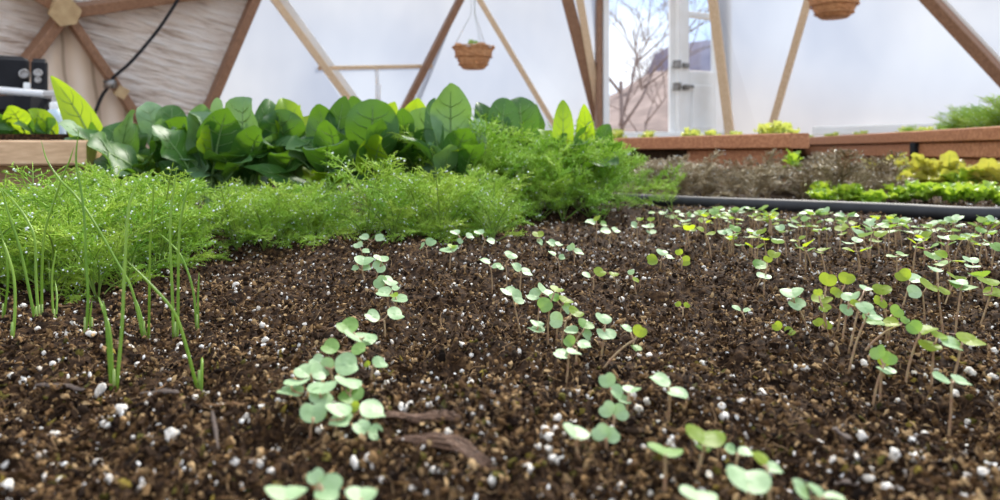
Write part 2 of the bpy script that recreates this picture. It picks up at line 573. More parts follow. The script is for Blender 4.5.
# perlite grains one by one
pv = []
for k in range(8):
    bv, bf = ico(2)
    ph = rng.random((3, 3)) * 6
    n = 1 + .24 * np.sin(bv @ rng.normal(size=(3,)) * 2.4 + ph[0, 0]) + .18 * np.sin(bv @ rng.normal(size=(3,)) * 4 + ph[0, 1]) + .05 * rng.normal(size=len(bv))
    vv = bv * n[:, None] * np.array([1, .75 + .25 * rng.random(), .65 + .3 * rng.random()])
    pv.append(np_mesh('perlite_grain', vv, bf, M['perlite'], True))
HAND = [(100, 398, 13), (121, 433, 15), (172, 457, 14), (56, 421, 10), (72, 420, 9), (51, 434, 9), (130, 351, 9), (68, 346, 8), (53, 377, 9), (12, 381, 9), (32, 325, 7), (72, 331, 6), (79, 340, 7), (116, 315, 8),
        (96, 325, 6), (57, 318, 6), (37, 338, 6), (165, 348, 6), (180, 346, 6), (237, 402, 10), (208, 408, 9), (184, 393, 7), (184, 440, 8), (99, 467, 9), (139, 474, 9), (109, 490, 11), (31, 465, 9), (208, 492, 9), (235, 487, 10), (60, 484, 9), (7, 498, 14), (10, 437, 8), (275, 450, 15), (345, 441, 10),
        (347, 432, 8), (320, 447, 9), (403, 427, 14), (411, 424, 11), (422, 405, 12), (444, 397, 11), (435, 444, 8), (448, 448, 7), (422, 468, 10), (491, 407, 8), (479, 404, 8), (462, 358, 8), (436, 491, 12), (355, 483, 11), (369, 484, 14), (382, 496, 9), (260, 485, 9), (494, 483, 9), (487, 450, 7), (286, 474, 6),
        (262, 333, 7), (265, 347, 7), (281, 369, 9), (377, 379, 8), (405, 383, 7), (471, 382, 8), (480, 388, 7), (476, 390, 6), (549, 463, 12), (545, 457, 13), (557, 459, 10), (549, 471, 11), (554, 480, 11), (562, 483, 12), (528, 491, 11), (557, 432, 13), (554, 441, 10), (612, 452, 9), (613, 475, 8),
        (630, 482, 8), (621, 496, 9), (638, 412, 11), (647, 407, 8), (740, 419, 9), (722, 428, 8), (668, 464, 9), (572, 418, 7), (516, 391, 7), (505, 401, 6), (557, 347, 7), (571, 366, 6), (649, 362, 8), (619, 361, 6), (684, 346, 6), (740, 326, 6), (693, 395, 6), (864, 368, 9), (826, 346, 6),
        (762, 390, 11), (786, 394, 7), (937, 432, 10), (892, 437, 12), (965, 446, 12), (975, 454, 12), (969, 427, 10), (996, 443, 12), (955, 391, 8), (833, 473, 10), (855, 475, 11), (895, 478, 13), (869, 488, 12), (887, 498, 14), (984, 493, 13), (880, 441, 8), (867, 432, 7), (843, 430, 6), (820, 452, 9), (971, 371, 10), (898, 390, 6), (838, 414, 6), (995, 352, 8), (930, 335, 5), (993, 377, 8), (817, 403, 6)]
spots = []
for px, py, d in HAND:
    g = G(px, py); spots.append((g.x, g.y, d / 2 / F * g.y * .98))
while len(spots) < 300:
    t = random.random()
    y = .235 * (1.3 / .235) ** (t ** 1.1)
    x = random.uniform(-1, 1) * .74 * y
    if x < -.1 * 1 and y > .62 and x < .05 and x / y < -.2:
        continue
    spots.append((x, y, random.uniform(.0011, .0024) * (1 + .7 * max(0, y - .3))))
for i, (x, y, r) in enumerate(spots):
    o = bpy.data.objects.new('perlite_grain', pv[i % 8]); COL.objects.link(o)
    o.location = (x, y, float(soil_h(np.array([x]), np.array([y]))[0]) + r * .6)
    o.scale = (r, r, r); o.rotation_euler = (random.uniform(0, 6), random.uniform(0, 6), random.uniform(0, 6))
    if i == 0:
        o.scale = (r * .85, r * .85, r * 1.5); o.rotation_euler = (.2, .15, 1); o.location.z += r * .5
        tag(o, 'upright cream perlite chunk at the foot of the two-bladed chive', 'perlite grain')
    else:
        tag(o, 'small white perlite grain lying on the dark soil', 'perlite grain', 'larger perlite grains on the soil')


# bark pieces
def bark(name, px0, py0, px1, py1, wid, mat, label, cat='bark chip'):
    a = ground(px0, py0); b = ground(px1, py1)
    c = (a + b) / 2
    n = 9
    mb = MB(); vs = []; fs = []
    t = (b - a).normalized(); s = t.cross(UP).normalized()
    for i in range(n):
        u = i / (n - 1)
        p = a.lerp(b, u)
        w = wid * (.3 + .7 * math.sin(PI * (u * .86 + .08))) * random.uniform(.55, 1.35)
        zz = .0035 + zs(p.x, p.y) * .3 + random.uniform(-.0006, .0006)
        for k in range(8):
            th = 2 * PI * k / 8
            vs.append(p + s * (w * math.cos(th) * random.uniform(.85, 1.1)) + UP * (zz + w * .3 * math.sin(th) * random.uniform(.6, 1.3)))
    for i in range(n - 1):
        for k in range(8):
            fs.append((i * 8 + k, i * 8 + (k + 1) % 8, i * 8 + 8 + (k + 1) % 8, i * 8 + 8 + k))
    fs += [tuple(range(7, -1, -1)), tuple((n - 1) * 8 + k for k in range(8))]
    mb.add(vs, fs)
    o = link(name, mb.mesh(name, mat, True, c), None, c)
    tag(o, label, cat)


bark('bark_chip', 142, 409, 178, 427, .0028, M['bark'], 'dark bark chip lying slantwise below the leaning chive')
bark('bark_chip', 36, 394, 84, 399, .0026, M['bark'], 'long black bark chip beside the big cream perlite piece')
def shred(name, px0, py0, px1, py1, wid, label):
    a = ground(px0, py0); b = ground(px1, py1); c = (a + b) / 2
    t = (b - a).normalized(); sd = t.cross(UP).normalized()
    mb = MB()
    for k in range(26):
        u0 = random.uniform(0, .35) if k % 3 else 0
        u1 = random.uniform(.6, 1)
        o0 = random.uniform(-1, 1) * wid; o1 = o0 + random.uniform(-.6, .6) * wid
        pts = []
        for i in range(6):
            u = u0 + (u1 - u0) * i / 5
            p = a.lerp(b, u) + sd * (o0 + (o1 - o0) * i / 5 + random.uniform(-.0004, .0004))
            p.z = zs(p.x, p.y) + .002 + .0022 * random.random() * math.sin(PI * i / 5) + .0008
            pts.append(p)
        r = random.uniform(.0003, .0008)
        tube(mb, pts, [r * .5, r, r, r, r * .8, r * .3], 5)
    o = link(name, mb.mesh(name, M['red_bark'], True, c), None, c)
    tag(o, label, 'bark chip')


shred('bark_strip', 384, 434, 462, 459, .0034, 'reddish torn strip of bark, upper of two behind the seedling row front')
shred('bark_strip', 400, 464, 496, 494, .0026, 'long reddish bark splinter lying nearest the front edge')
bark('bark_chip', 832, 448, 852, 452, .0028, M['bark'], 'flat grey black bark chip at the near right soil')
bark('bark_chip', 835, 486, 858, 492, .003, M['bark'], 'dark flat chip nearest the front at right')
bark('wood_splinter', 206, 427, 250, 437, .0011, M['fibre'], 'tan wood splinter lying on soil near front left', 'splinter')
bark('wood_splinter', 146, 396, 166, 381, .0007, M['fibre'], 'thin tan splinter pointing away behind the dark bark chip', 'splinter')
bark('wood_splinter', 166, 418, 182, 408, .0008, M['fibre'], 'pale short splinter touching the dark bark chip', 'splinter')
bark('wood_splinter', 925, 325, 972, 332, .0012, M['red_bark'], 'orange brown splinter among the right seedlings', 'splinter')
bark('wood_splinter', 212, 440, 219, 483, .0009, M['bark'], 'brown stick lying end-on near front left', 'splinter')
bark('wood_splinter', 66, 315, 84, 322, .0008, M['fibre'], 'pale dry splinter beside the left chive clump', 'splinter')


# ------------------------------------------------------------------ seedlings
def leaf_disc(mb, c, u, q, n, rad, base_dir, cup=.16, notch=.30, mi=0, stretch=1.0):
    """kidney / heart shaped seed leaf lying in the plane of u and q, stalk side towards base_dir (2-D in u,q)"""
    bx, by = base_dir
    l = math.hypot(bx, by) or 1
    bx, by = bx / l, by / l
    tx, ty = -bx, -by                                   # tip direction
    sx, sy = -ty, tx
    NR, NS = 5, 22
    vs = [c - n * (0)]
    fs = []
    wob = random.uniform(-.12, .12); tw = random.uniform(-.15, .15)
    for r in range(1, NR + 1):
        rho = r / NR
        for k in range(NS):
            th = 2 * PI * k / NS
            R = 1 - notch * math.exp(-((((th + PI) % (2 * PI)) - PI) / .42) ** 2) - .06 * math.exp(-((th - PI) / .5) ** 2)
            a = math.cos(th) * R * rho * .92 * stretch
            b = math.sin(th) * R * rho * 1.04
            z = cup * (b * b * .9 - .5 * a * a * (1 if a > 0 else .2)) + wob * a * b + tw * b * .5 + .05 * math.sin(3 * th + wob * 20) * rho ** 3 - .05 * math.exp(-(b / .12) ** 2)
            e = (tx * a + sx * b, ty * a + sy * b)
            vs.append(c + u * (e[0] * rad) + q * (e[1] * rad) + n * (z * rad))
    for k in range(NS):
        fs.append((0, 1 + k, 1 + (k + 1) % NS))
    for r in range(NR - 1):
        for k in range(NS):
            o = 1 + r * NS
            fs.append((o + k, o + NS + k, o + NS + (k + 1) % NS, o + (k + 1) % NS))
    mb.add(vs, fs, mi)
    return c + u * (bx * rad * .88 * stretch) + q * (by * rad * .88 * stretch)


TONE = {0: 'cot_pale', 1: 'cot_lime', 2: 'cot_mid'}
TONE_WORD = {0: 'pale grey-green', 1: 'yellow-green', 2: 'fresh green'}


def seedling(bx, by, leaves, node=None, name='seedling'):
    base = ground(bx, by)
    Y = base.y
    if node is None:
        nx = sum(l[0] for l in leaves) / len(leaves); ny = sum(l[1] for l in leaves) / len(leaves)
        node = (nx, ny + 3 + .12 * sum(l[3] for l in leaves) / len(leaves))
    N = P(node[0], node[1], Y)
    root = thing(name, None, 'seedling', base)
    mb = MB()
    k = Vector((random.uniform(-.002, .002), random.uniform(-.002, .002), 0))
    pts = bez(base - UP * .003, (base + N) / 2 + k + UP * .002, N, 7)
    tube(mb, pts, [.00068 - .00016 * i / 7 for i in range(8)], 7)
    link('stem', mb.mesh('stem', M['stem_red'], True, base), root)
    for lf in leaves:
        lx, ly, w, h = lf[:4]
        roll = math.radians(lf[4]) if len(lf) > 4 else 0.
        tone = lf[5] if len(lf) > 5 else 0
        Yl = Y - (ly - node[1]) / F * Y * .7 + random.uniform(-.001, .001)
        c = P(lx, ly, Yl)
        v = (c - EYE).normalized()
        right = v.cross(UP).normalized(); upi = right.cross(v)
        u = right * math.cos(roll) + upi * math.sin(roll)
        p = upi * math.cos(roll) - right * math.sin(roll)
        rr = max(.16, min(.97, h / w * 1.04)); ss = math.sqrt(1 - rr * rr)
        q = p * rr + v * ss
        n = p * ss - v * rr
        rad = w / 2 / F * Yl * .95
        d = N - c
        bd = (d.dot(u), d.dot(q))
        mb = MB()
        st = 1.0
        e = leaf_disc(mb, c, u, q, n, rad, bd, random.uniform(.1, .24), random.uniform(.22, .36), 0, st)
        tube(mb, [N, (N + e) / 2 - UP * .0006, e], [.0006, .00055, .0004], 5, 1)
        link('seed_leaf', mb.mesh('seed_leaf', [M[TONE[tone]], M['stem_red']], True, base), root)
    return root, leaves, Y


def free_seedling(x, y, hgt, rad, az, tone, lean=(0, 0)):
    base = Vector((x, y, zs(x, y)))
    N = base + Vector((lean[0], lean[1], hgt))
    root = thing('seedling', None, 'seedling', base)
    mb = MB()
    tube(mb, bez(base - UP * .003, base + UP * hgt * .55, N, 5), [.0008, .0008, .0007, .0007, .0006, .0005], 6)
    link('stem', mb.mesh('stem', M['stem_red'], True, base), root)
    for s in (0, 1):
        a = az + PI * s + random.uniform(-.4, .4)
        el = random.uniform(-.15, .75)
        d = Vector((math.cos(a) * math.cos(el), math.sin(a) * math.cos(el), math.sin(el)))
        sd = Vector((-math.sin(a), math.cos(a), random.uniform(-.3, .3))).normalized()
        n = d.cross(sd).normalized()
        r = rad * random.uniform(.85, 1.15)
        c = N + d * (r * 1.35)
        mb = MB()
        e = leaf_disc(mb, c, d, sd, n, r, (-1, 0), random.uniform(.1, .2), random.uniform(.22, .34))
        tube(mb, [N, (N + e) / 2, e], [.0006, .0005, .0004], 5, 1)
        link('seed_leaf', mb.mesh('seed_leaf', [M[TONE[tone]], M['stem_red']], True, base), root)
    return root


ROWS = {}
# (base x, base y, [(x, y, w, h, roll, tone) ...]) in photograph pixels
ROWS['left'] = [
    (364, 254, [(364, 237, 11, 7, -5), (380, 238, 12, 7, 5)]),
    (362, 262, [(358, 245, 10, 7, 10), (366, 251, 10, 4)]),
    (366, 284, [(364, 260, 20, 11, -5), (355, 268, 9, 5, 0), (367, 268, 11, 6, 10)]),
    (374, 290, [(381, 258, 16, 7, -18), (379, 267, 15, 12, -15)]),
    (378, 304, [(380, 282, 15, 16, -30), (390, 281, 17, 9, -15)]),
    (388, 318, [(384, 293, 21, 9, -10), (396, 288, 10, 5, 10)]),
    (392, 324, [(400, 299, 21, 8, 5), (394, 295, 9, 5, 0, 1)]),
    (384, 345, [(372, 316, 19, 12, -30), (396, 314, 21, 12, -15)]),
    (343, 384, [(347, 326, 24, 16, -15, 2), (359, 337, 34, 13, -22), (371, 339, 16, 9, -10)]),
    (344, 394, [(330, 347, 21, 15, -12, 2), (359, 349, 19, 12, 15, 2)]),
    (338, 412, [(347, 365, 29, 21, 0), (325, 367, 20, 20, -40), (316, 360, 15, 11, 20)]),
    (372, 402, [(380, 363, 18, 12, -15), (367, 364, 7, 10, 0, 1)]),
    (318, 424, [(304, 371, 22, 15, -10), (318, 372, 20, 15, -45)]),
    (304, 432, [(290, 391, 31, 11, -8), (297, 382, 27, 7, 4)]),
    (322, 436, [(322, 387, 30, 14, 5), (321, 398, 25, 20, -20)]),
    (352, 430, [(348, 382, 29, 12, -18), (351, 396, 27, 17, 0, 2)]),
    (310, 456, [(313, 412, 27, 24, -25)]),
    (334, 460, [(338, 409, 28, 13, -25), (341, 420, 28, 13, 5)]),
    (362, 454, [(354, 407, 12, 14, 0, 1), (373, 411, 33, 18, -15)]),
    (366, 468, [(361, 427, 20, 16, -30), (376, 433, 19, 14, -20)]),
    (322, 530, [(315, 476, 18, 19, -25), (329, 489, 34, 25, 10)]),
    (296, 548, [(286, 492, 42, 17, -5)]),
    (350, 552, [(361, 494, 32, 18, -10)]),
]
ROWS['middle'] = [
    (428, 262, [(431, 242, 12, 9, 10), (422, 246, 9, 3, 50)]),
    (449, 268, [(449, 249, 20, 7, 5), (452, 246, 9, 4, 0, 1)]),
    (460, 258, [(455, 232, 11, 5, -10), (460, 241, 7, 6, 0), (470, 236, 10, 5, -15)]),
    (481, 256, [(479, 232, 11, 5, -10), (491, 241, 11, 5, -15)]),
    (492, 286, [(484, 261, 15, 5, -22), (497, 266, 12, 5, 10)]),
    (506, 286, [(500, 267, 10, 5, -20), (511, 255, 14, 8, -25)]),
    (520, 290, [(516, 267, 14, 8, -45), (527, 272, 14, 7, -25)]),
    (543, 258, [(538, 234, 12, 7, -10, 1), (540, 242, 9, 5, -40)]),
    (556, 262, [(551, 243, 12, 6, -30), (559, 244, 9, 4, -10)]),
    (560, 274, [(552, 253, 10, 4, -30), (562, 257, 8, 6, 0)]),
    (575, 266, [(571, 247, 9, 8, 40), (579, 252, 12, 6, -20)]),
    (522, 323, [(508, 291, 18, 9, -20), (518, 297, 18, 11, -45)]),
    (536, 322, [(534, 295, 18, 12, 5), (545, 290, 19, 8, -35)]),
    (548, 346, [(545, 305, 18, 15, 20, 2), (557, 289, 15, 6, -10, 1)]),
    (556, 342, [(554, 297, 13, 8, -40, 2), (566, 300, 16, 7, -20, 1), (567, 309, 14, 9, -45)]),
    (537, 352, [(537, 323, 15, 6, -20), (536, 329, 20, 8, -10)]),
    (558, 352, [(556, 320, 17, 18, -30), (576, 312, 17, 10, -25, 1)]),
    (570, 356, [(571, 330, 17, 8, -5), (586, 324, 18, 10, -30, 2), (587, 335, 14, 9, -40)]),
    (598, 360, [(603, 318, 18, 10, -35), (606, 334, 21, 12, -15)]),
    (577, 372, [(569, 341, 14, 12, -50, 2), (585, 345, 18, 8, -5)]),
    (566, 384, [(561, 354, 20, 10, -15), (574, 352, 17, 6, -15)]),
    (600, 372, [(626, 328, 15, 6, -30), (640, 331, 15, 17, 10, 1), (636, 348, 13, 5, -25, 2)]),
    (606, 422, [(607, 380, 18, 17, -50), (617, 392, 17, 12, -40)]),
    (620, 424, [(632, 389, 20, 8, 0), (624, 400, 18, 8, -15)]),
    (668, 424, [(660, 380, 25, 11, -25), (678, 394, 26, 11, -12)]),
    (610, 438, [(607, 409, 18, 21, 30), (621, 412, 18, 18, -30)]),
    (579, 478, [(576, 431, 29, 14, -25)]),
    (607, 470, [(600, 432, 19, 19, 10), (612, 435, 18, 17, 30)]),
    (664, 506, [(665, 450, 36, 11, -5, 2)]),
    (692, 488, [(705, 436, 40, 21, -8, 1), (703, 448, 16, 6, -10)]),
    (736, 484, [(730, 449, 14, 9, -30), (746, 452, 18, 9, 5)]),
    (768, 520, [(759, 457, 20, 10, -40, 1), (774, 468, 20, 9, -10)]),
    (752, 540, [(748, 479, 44, 28, -12)]),
    (695, 548, [(698, 495, 38, 16, -10)]),
    (815, 545, [(801, 490, 26, 10, -45), (815, 490, 24, 8, -40), (836, 498, 26, 6, 0)]),
]
ROWS['right'] = [
    (595, 244, [(590, 222, 13, 5, -10), (597, 218, 9, 5, 40, 1), (604, 224, 9, 5, -20, 2)]),
    (609, 246, [(605, 231, 14, 5, -15), (616, 230, 10, 5, -20)]),
    (638, 240, [(634, 225, 9, 6, -30), (640, 219, 8, 4, 10, 1)]),
    (645, 240, [(648, 226, 13, 5, 0), (651, 219, 8, 5, 10, 1), (651, 232, 11, 4, -10)]),
    (660, 278, [(652, 260, 14, 11, -10, 1), (662, 252, 12, 7, -15), (670, 257, 11, 4, -15)]),
    (682, 278, [(679, 252, 8, 8, 0, 1), (686, 261, 12, 10, 20, 1)]),
    (592, 294, [(586, 275, 12, 5, -25), (600, 272, 14, 9, 0, 1)]),
    (636, 294, [(631, 272, 7, 10, 0), (636, 280, 10, 4, -35, 1)]),
    (617, 290, [(614, 274, 10, 5, -10, 1)]),
    (680, 322, [(678, 304, 7, 6, 0, 1), (687, 305, 7, 6, 0, 1)]),
    (744, 332, [(736, 308, 12, 4, -25), (747, 310, 9, 4, 20)]),
    (756, 290, [(760, 265, 17, 9, 0, 2), (774, 254, 13, 9, 0, 1)]),
    (764, 296, [(764, 276, 15, 6, -5), (768, 259, 9, 8, 0, 1)]),
    (811, 336, [(792, 292, 23, 12, 8), (797, 304, 19, 13, -10)]),
    (822, 338, [(828, 279, 17, 16, -25, 1), (822, 299, 21, 11, 0, 1)]),
    (836, 340, [(847, 278, 16, 14, 10, 1), (837, 293, 14, 10, -10, 1)]),
    (828, 345, [(825, 308, 13, 9, 0, 1), (818, 292, 9, 10, 0, 1)]),
    (826, 346, [(818, 322, 11, 9, 0, 1), (828, 325, 9, 9, 0, 1)]),
    (842, 352, [(851, 296, 19, 10, 25), (846, 310, 14, 11, -35)]),
    (848, 356, [(866, 288, 13, 5, -10), (855, 303, 10, 7, 10, 1)]),
    (848, 368, [(864, 307, 18, 12, -20), (872, 314, 22, 10, -25)]),
    (890, 346, [(882, 289, 18, 13, -5, 1), (880, 302, 15, 10, -50, 1)]),
    (884, 348, [(874, 321, 25, 9, -15, 2), (897, 311, 14, 13, -55, 2)]),
    (862, 356, [(891, 323, 18, 10, 5, 1), (905, 320, 9, 8, 0, 2)]),
    (902, 304, [(903, 275, 16, 14, 10, 1), (917, 279, 21, 9, -5)]),
    (925, 320, [(914, 292, 16, 13, -5), (931, 286, 23, 8, -20, 1)]),
    (946, 332, [(935, 269, 15, 4, -20), (941, 290, 18, 6, -25, 1)]),
    (942, 300, [(956, 277, 18, 6, -18, 1)]),
    (954, 326, [(964, 286, 26, 9, -5, 2), (958, 282, 18, 5, -10)]),
    (979, 320, [(988, 281, 20, 8, -15, 1), (995, 294, 24, 11, -5, 1)]),
    (784, 344, [(777, 326, 11, 11, 0, 1), (790, 331, 12, 9, 0, 1)]),
    (904, 380, [(914, 327, 16, 22, -15, 2), (927, 330, 23, 10, 15, 1)]),
    (931, 382, [(930, 346, 22, 10, -5, 1), (938, 334, 18, 8, -30, 1)]),
    (949, 384, [(951, 344, 26, 9, -20), (971, 340, 28, 11, -8, 1)]),
    (872, 388, [(878, 352, 18, 14, 60, 2), (889, 358, 16, 18, 10, 2), (886, 370, 20, 7, -10)]),
    (880, 386, [(884, 361, 12, 14, 10, 1)]),
    (946, 418, [(941, 378, 20, 6, -20), (962, 381, 22, 6, -12)]),
]
DESC = {'left': 'in the row that runs up from the front left of centre', 'middle': 'in the diagonal middle row', 'right': 'in the row by the right edge'}
DESC_S = {'left': 'in the left seedling row', 'middle': 'in the middle seedling row', 'right': 'in the right seedling rows'}
for key, rows in ROWS.items():
    made = []
    for spec in rows:
        r, lv, Y = seedling(*spec)
        made.append((Y, r, lv))
    made.sort(key=lambda t: t[0])
    for i, (Y, r, lv) in enumerate(made):
        big = max(lv, key=lambda l: l[2] * l[3])
        tone = TONE_WORD[big[5] if len(big) > 5 else 0]
        cnt = {1: 'one', 2: 'two', 3: 'three'}[len(lv)]
        where = ORD[i] + ' from the front ' + DESC_S[key] if i else 'nearest the front ' + DESC_S[key]
        tag(r, 'seedling with %s %s round leaves, %s' % (cnt, tone, where), 'seedling', 'seedlings ' + DESC_S[key])

# the thinner far rows up to the hose
far = []


def far_row(p0, p1, n, jx, jy, tones, rad=(.0045, .0065), hg=(.018, .030), grp='far'):
    a = G(*p0); b = G(*p1)
    for i in range(n):
        t = (i + random.uniform(.1, .9)) / n
        c = a.lerp(b, t)
        r = free_seedling(c.x + random.uniform(-jx, jx), c.y + random.uniform(-jy, jy), random.uniform(*hg), random.uniform(*rad), random.uniform(0, 2 * PI), random.choice(tones), (random.uniform(-.006, .006), random.uniform(-.006, .006)))
        far.append((r, grp))


far_row((690, 247), (770, 252), 16, .02, .06, (0, 0, 2, 1), grp='a')
far_row((720, 262), (1010, 300), 16, .015, .025, (0, 1, 2, 1), grp='b')
far_row((695, 236), (1010, 262), 42, .02, .05, (0, 0, 2, 1), grp='c')
far_row((660, 224), (1010, 246), 66, .02, .04, (0, 0, 2, 1), (.005, .0078), grp='d')
far_row((860, 262), (1010, 284), 10, .015, .03, (0, 1, 1, 2), grp='b')
GL = {'a': ('small leafy seedling in the thick clump right of the middle row', 'seedlings clumped right of the middle row'),
      'b': ('small two-leaved seedling in the thin row behind the yellow-green ones', 'seedlings in the thin row behind the right ones'),
      'c': ('tiny two-leaved seedling in the crowded row second from the black hose', 'seedlings in the second row from the hose'),
      'd': ('tiny two-leaved seedling in the crowded row along the black hose', 'seedlings in the row along the hose')}
for r, g in far:
    tag(r, GL[g][0], 'seedling', GL[g][1])

# ------------------------------------------------------------------ chives
CH = [
    ('two-bladed chive seedling nearest the camera, its base in open soil', (114, 389), [[(116, 389), (122, 325), (125, 260), (129, 207), (138, 183)], [(113, 388), (110, 335), (104, 312), (98, 296)], [(112, 386), (107, 330), (103, 300)]], 1.0),
    ('tall upright chive with its tip over the left wooden board', (85, 348), [[(85, 348), (88, 300), (86, 262), (85, 225), (81, 190), (76, 160), (79, 128)]], 1.0),
    ('long chive leaning far left across the others', (144, 341), [[(144, 341), (132, 290), (117, 262), (94, 222), (75, 195), (60, 180), (47, 160), (41, 140)]], .9),
    ('two-bladed chive standing straight in the middle of the chive row', (149, 340), [[(148, 340), (149, 320), (150, 250), (153, 205), (154, 177)], [(147, 339), (140, 312), (134, 296)]], .9),
    ('two-bladed chive at the right of the chive row, one tip bent right', (175, 337), [[(177, 338), (178, 310), (179, 237), (184, 203), (191, 176)], [(174, 337), (172, 287), (170, 237), (172, 203), (177, 166)]], 1.1),
    ('chive leaning left from a base well in front of the others', (199, 378), [[(199, 378), (185, 342), (174, 312), (152, 286), (124, 258)], [(201, 377), (202, 366), (202, 357)]], 1.0),
    ('rightmost two-bladed chive, one blade bent over to the left', (197, 331), [[(197, 331), (193, 290), (182, 258), (170, 243), (160, 234)], [(198, 330), (198, 300), (199, 272)]], .9),
    ('single pale-based chive at the left edge of the picture', (12, 349), [[(12, 349), (15, 310), (14, 278), (8, 255), (2, 238)]], 1.0),
    ('chive in the left clump curving left over the dill', (39, 319), [[(39, 319), (36, 280), (35, 240), (27, 220), (15, 203), (0, 187)]], 1.1),
    ('thick chive in the left clump leaning out of frame', (36, 321), [[(36, 321), (27, 280), (19, 245), (10, 218), (1, 188)]], 1.1),
    ('chive in the left clump leaning right past the wooden board', (42, 316), [[(42, 316), (42, 267), (45, 232), (52, 208), (61, 181), (69, 162), (74, 147)]], 1.0),
    ('short chive at the right of the left clump', (54, 317), [[(54, 317), (52, 280), (56, 250)], [(55, 316), (57, 300), (55, 280)]], .9),
    ('short chive hidden in dill at the far left', (3, 322), [[(3, 322), (8, 280), (4, 245), (-4, 215)]], .9),
    ('thin short chive beside the tall upright one', (92, 342), [[(92, 342), (90, 322), (92, 300)]], .8),
]
for lab, b, blades, k in CH:
    base = ground(*b)
    root = thing('chive', lab, 'chive', base, 'chives in the left foreground')
    for bl in blades:
        dY = random.uniform(-.012, .03)
        n = len(bl)
        pts = [P(x, y, base.y + dY * (i / (n - 1))) for i, (x, y) in enumerate(bl)]
        pts[0] = base + Vector((pts[0].x - base.x, 0, -.003))
        pts = catmull(pts, 5)
        m = len(pts)
        r0 = .00078 * k
        rad = [r0 * (1.15 - .35 * (i / (m - 1))) * (1 if i < m * .75 else max(.12, 1 - ((i / (m - 1) - .75) / .25) ** 2 * .9)) for i in range(m)]
        mb = MB(); tube(mb, pts, rad, 8)
        link('blade', mb.mesh('blade', M['chive'], True, base), root)
    mb = MB(); tube(mb, [base - UP * .004, base + UP * .003, base + UP * .010], [.0007 * k, .0008 * k, .0006 * k], 8)
    link('pale_base', mb.mesh('pale_base', M['chive_pale'], True, base), root)


# ------------------------------------------------------------------ feathery plants
def frond_mesh(name, mat_leaf, mat_stem, length, spread, dens=9, nseg=10, thr=.00055, lo=.28):
    """a thread-leaved frond in the XZ plane, growing up and out towards +X"""
    mb = MB()
    a = Vector((0, 0, 0)); b = Vector((spread * .12, 0, length * .75)); c = Vector((spread, random.uniform(-.01, .01), length * random.uniform(.80, 1.0)))
    pts = bez(a, b, c, 10)
    tube(mb, pts, [.0011 - .0008 * i / 10 for i in range(11)], 5, 1)
    tips = []

    def thread(p, d, l, w):
        d = d.normalized()
        s = d.cross(Vector((random.uniform(-1, 1), random.uniform(-1, 1), random.uniform(-1, 1))))
        s = s.normalized() if s.length > 1e-6 else Vector((1, 0, 0))
        t = d.cross(s)
        m = p + d * l * .55
        e = p + d * l + Vector((0, 0, -.12 * l))
        vs = []
        for q, ww in ((p, w), (m, w * .85)):
            for k in range(3):
                th = 2 * PI * k / 3
                vs.append(q + s * (ww * math.cos(th)) + t * (ww * math.sin(th)))
        vs.append(e)
        fs = [(0, 1, 4, 3), (1, 2, 5, 4), (2, 0, 3, 5), (3, 4, 6), (4, 5, 6), (5, 3, 6)]
        mb.add(vs, fs, 0)
        tips.append(e)

    for i in range(nseg):
        u = lo + (1 - lo) * (i + .3) / nseg
        k = min(9, int(u * 10)); p = pts[k].lerp(pts[k + 1], u * 10 - k)
        tg = (pts[k + 1] - pts[k]).normalized()
        side = Vector((0, 1, 0)); nn = tg.cross(side).normalized()
        pl = length * .34 * math.sin(PI * (.25 + .72 * (i + .5) / nseg)) * random.uniform(.8, 1.2)
        for sgn in (-1, 1):
            d = (tg * .75 + side * sgn * random.uniform(.7, 1.0) + nn * random.uniform(-.35, .45)).normalized()
            e = p + d * pl
            thread(p, d, pl, thr * 1.1)
            for j in range(dens):
                v = .15 + .85 * (j + random.random() * .6) / dens
                pp = p.lerp(e, v)
                dd = d * .8 + Vector((random.uniform(-1, 1), random.uniform(-1, 1), random.uniform(-.7, .9)))
                thread(pp, dd, pl * random.uniform(.28, .5) * (1.1 - .5 * v), thr)
    thread(pts[-1], pts[-1] - pts[-2], length * .1, thr)
    dm = MB()
    dv, df = ico(1)
    for e in random.sample(tips, min(len(tips), 8)):
        r = random.uniform(.0004, .0012) * DEW
        dm.add([(e.x + q[0] * r, e.y + q[1] * r, e.z + q[2] * r) for q in dv], [tuple(int(z) for z in t) for t in df])
    return mb.mesh(name, [mat_leaf, mat_stem]), dm.mesh('dew_drops', M['dew'])


DEW = 1.0
FR = [frond_mesh('frond', M['dill'], M['dill_stem'], random.uniform(.065, .085), random.uniform(.03, .075), 11, 9, .00042) for _ in range(6)]
FRT = [frond_mesh('frond', M['dill_far'], M['dill_stem'], random.uniform(.13, .17), random.uniform(.03, .10), 8, 10, .0007, .35) for _ in range(6)]
FRB = [frond_mesh('frond', M['bronze'], M['bronze'], random.uniform(.06, .085), random.uniform(.02, .05), 8, 8, .0009, .3) for _ in range(5)]


def feather_plant(kind, x, y, nf, sc, frs, label, group, cat, tilt=.25, low=.5):
    sc = sc * random.uniform(.78, 1.2)
    base = Vector((x, y, zs(x, y) - .002))
    root = thing(kind, label, cat, base, group)
    root.rotation_euler = (0, 0, random.uniform(0, 6.28))
    for k in range(nf):
        fm, dm = frs[random.randrange(len(frs))]
        o = link('frond', fm, root)
        s = sc * random.uniform(.7, 1.15)
        out_ = random.uniform(-tilt, tilt)
        if random.random() < low:
            out_ = random.uniform(.3, .95); s *= .8
        o.scale = (s, s, s)
        o.rotation_euler = (random.uniform(-tilt, tilt), out_, 2 * PI * (k + random.random() * .8) / nf)
        d = tag(link('dew_drops', dm, o), None, None, None, 'stuff')
    return root


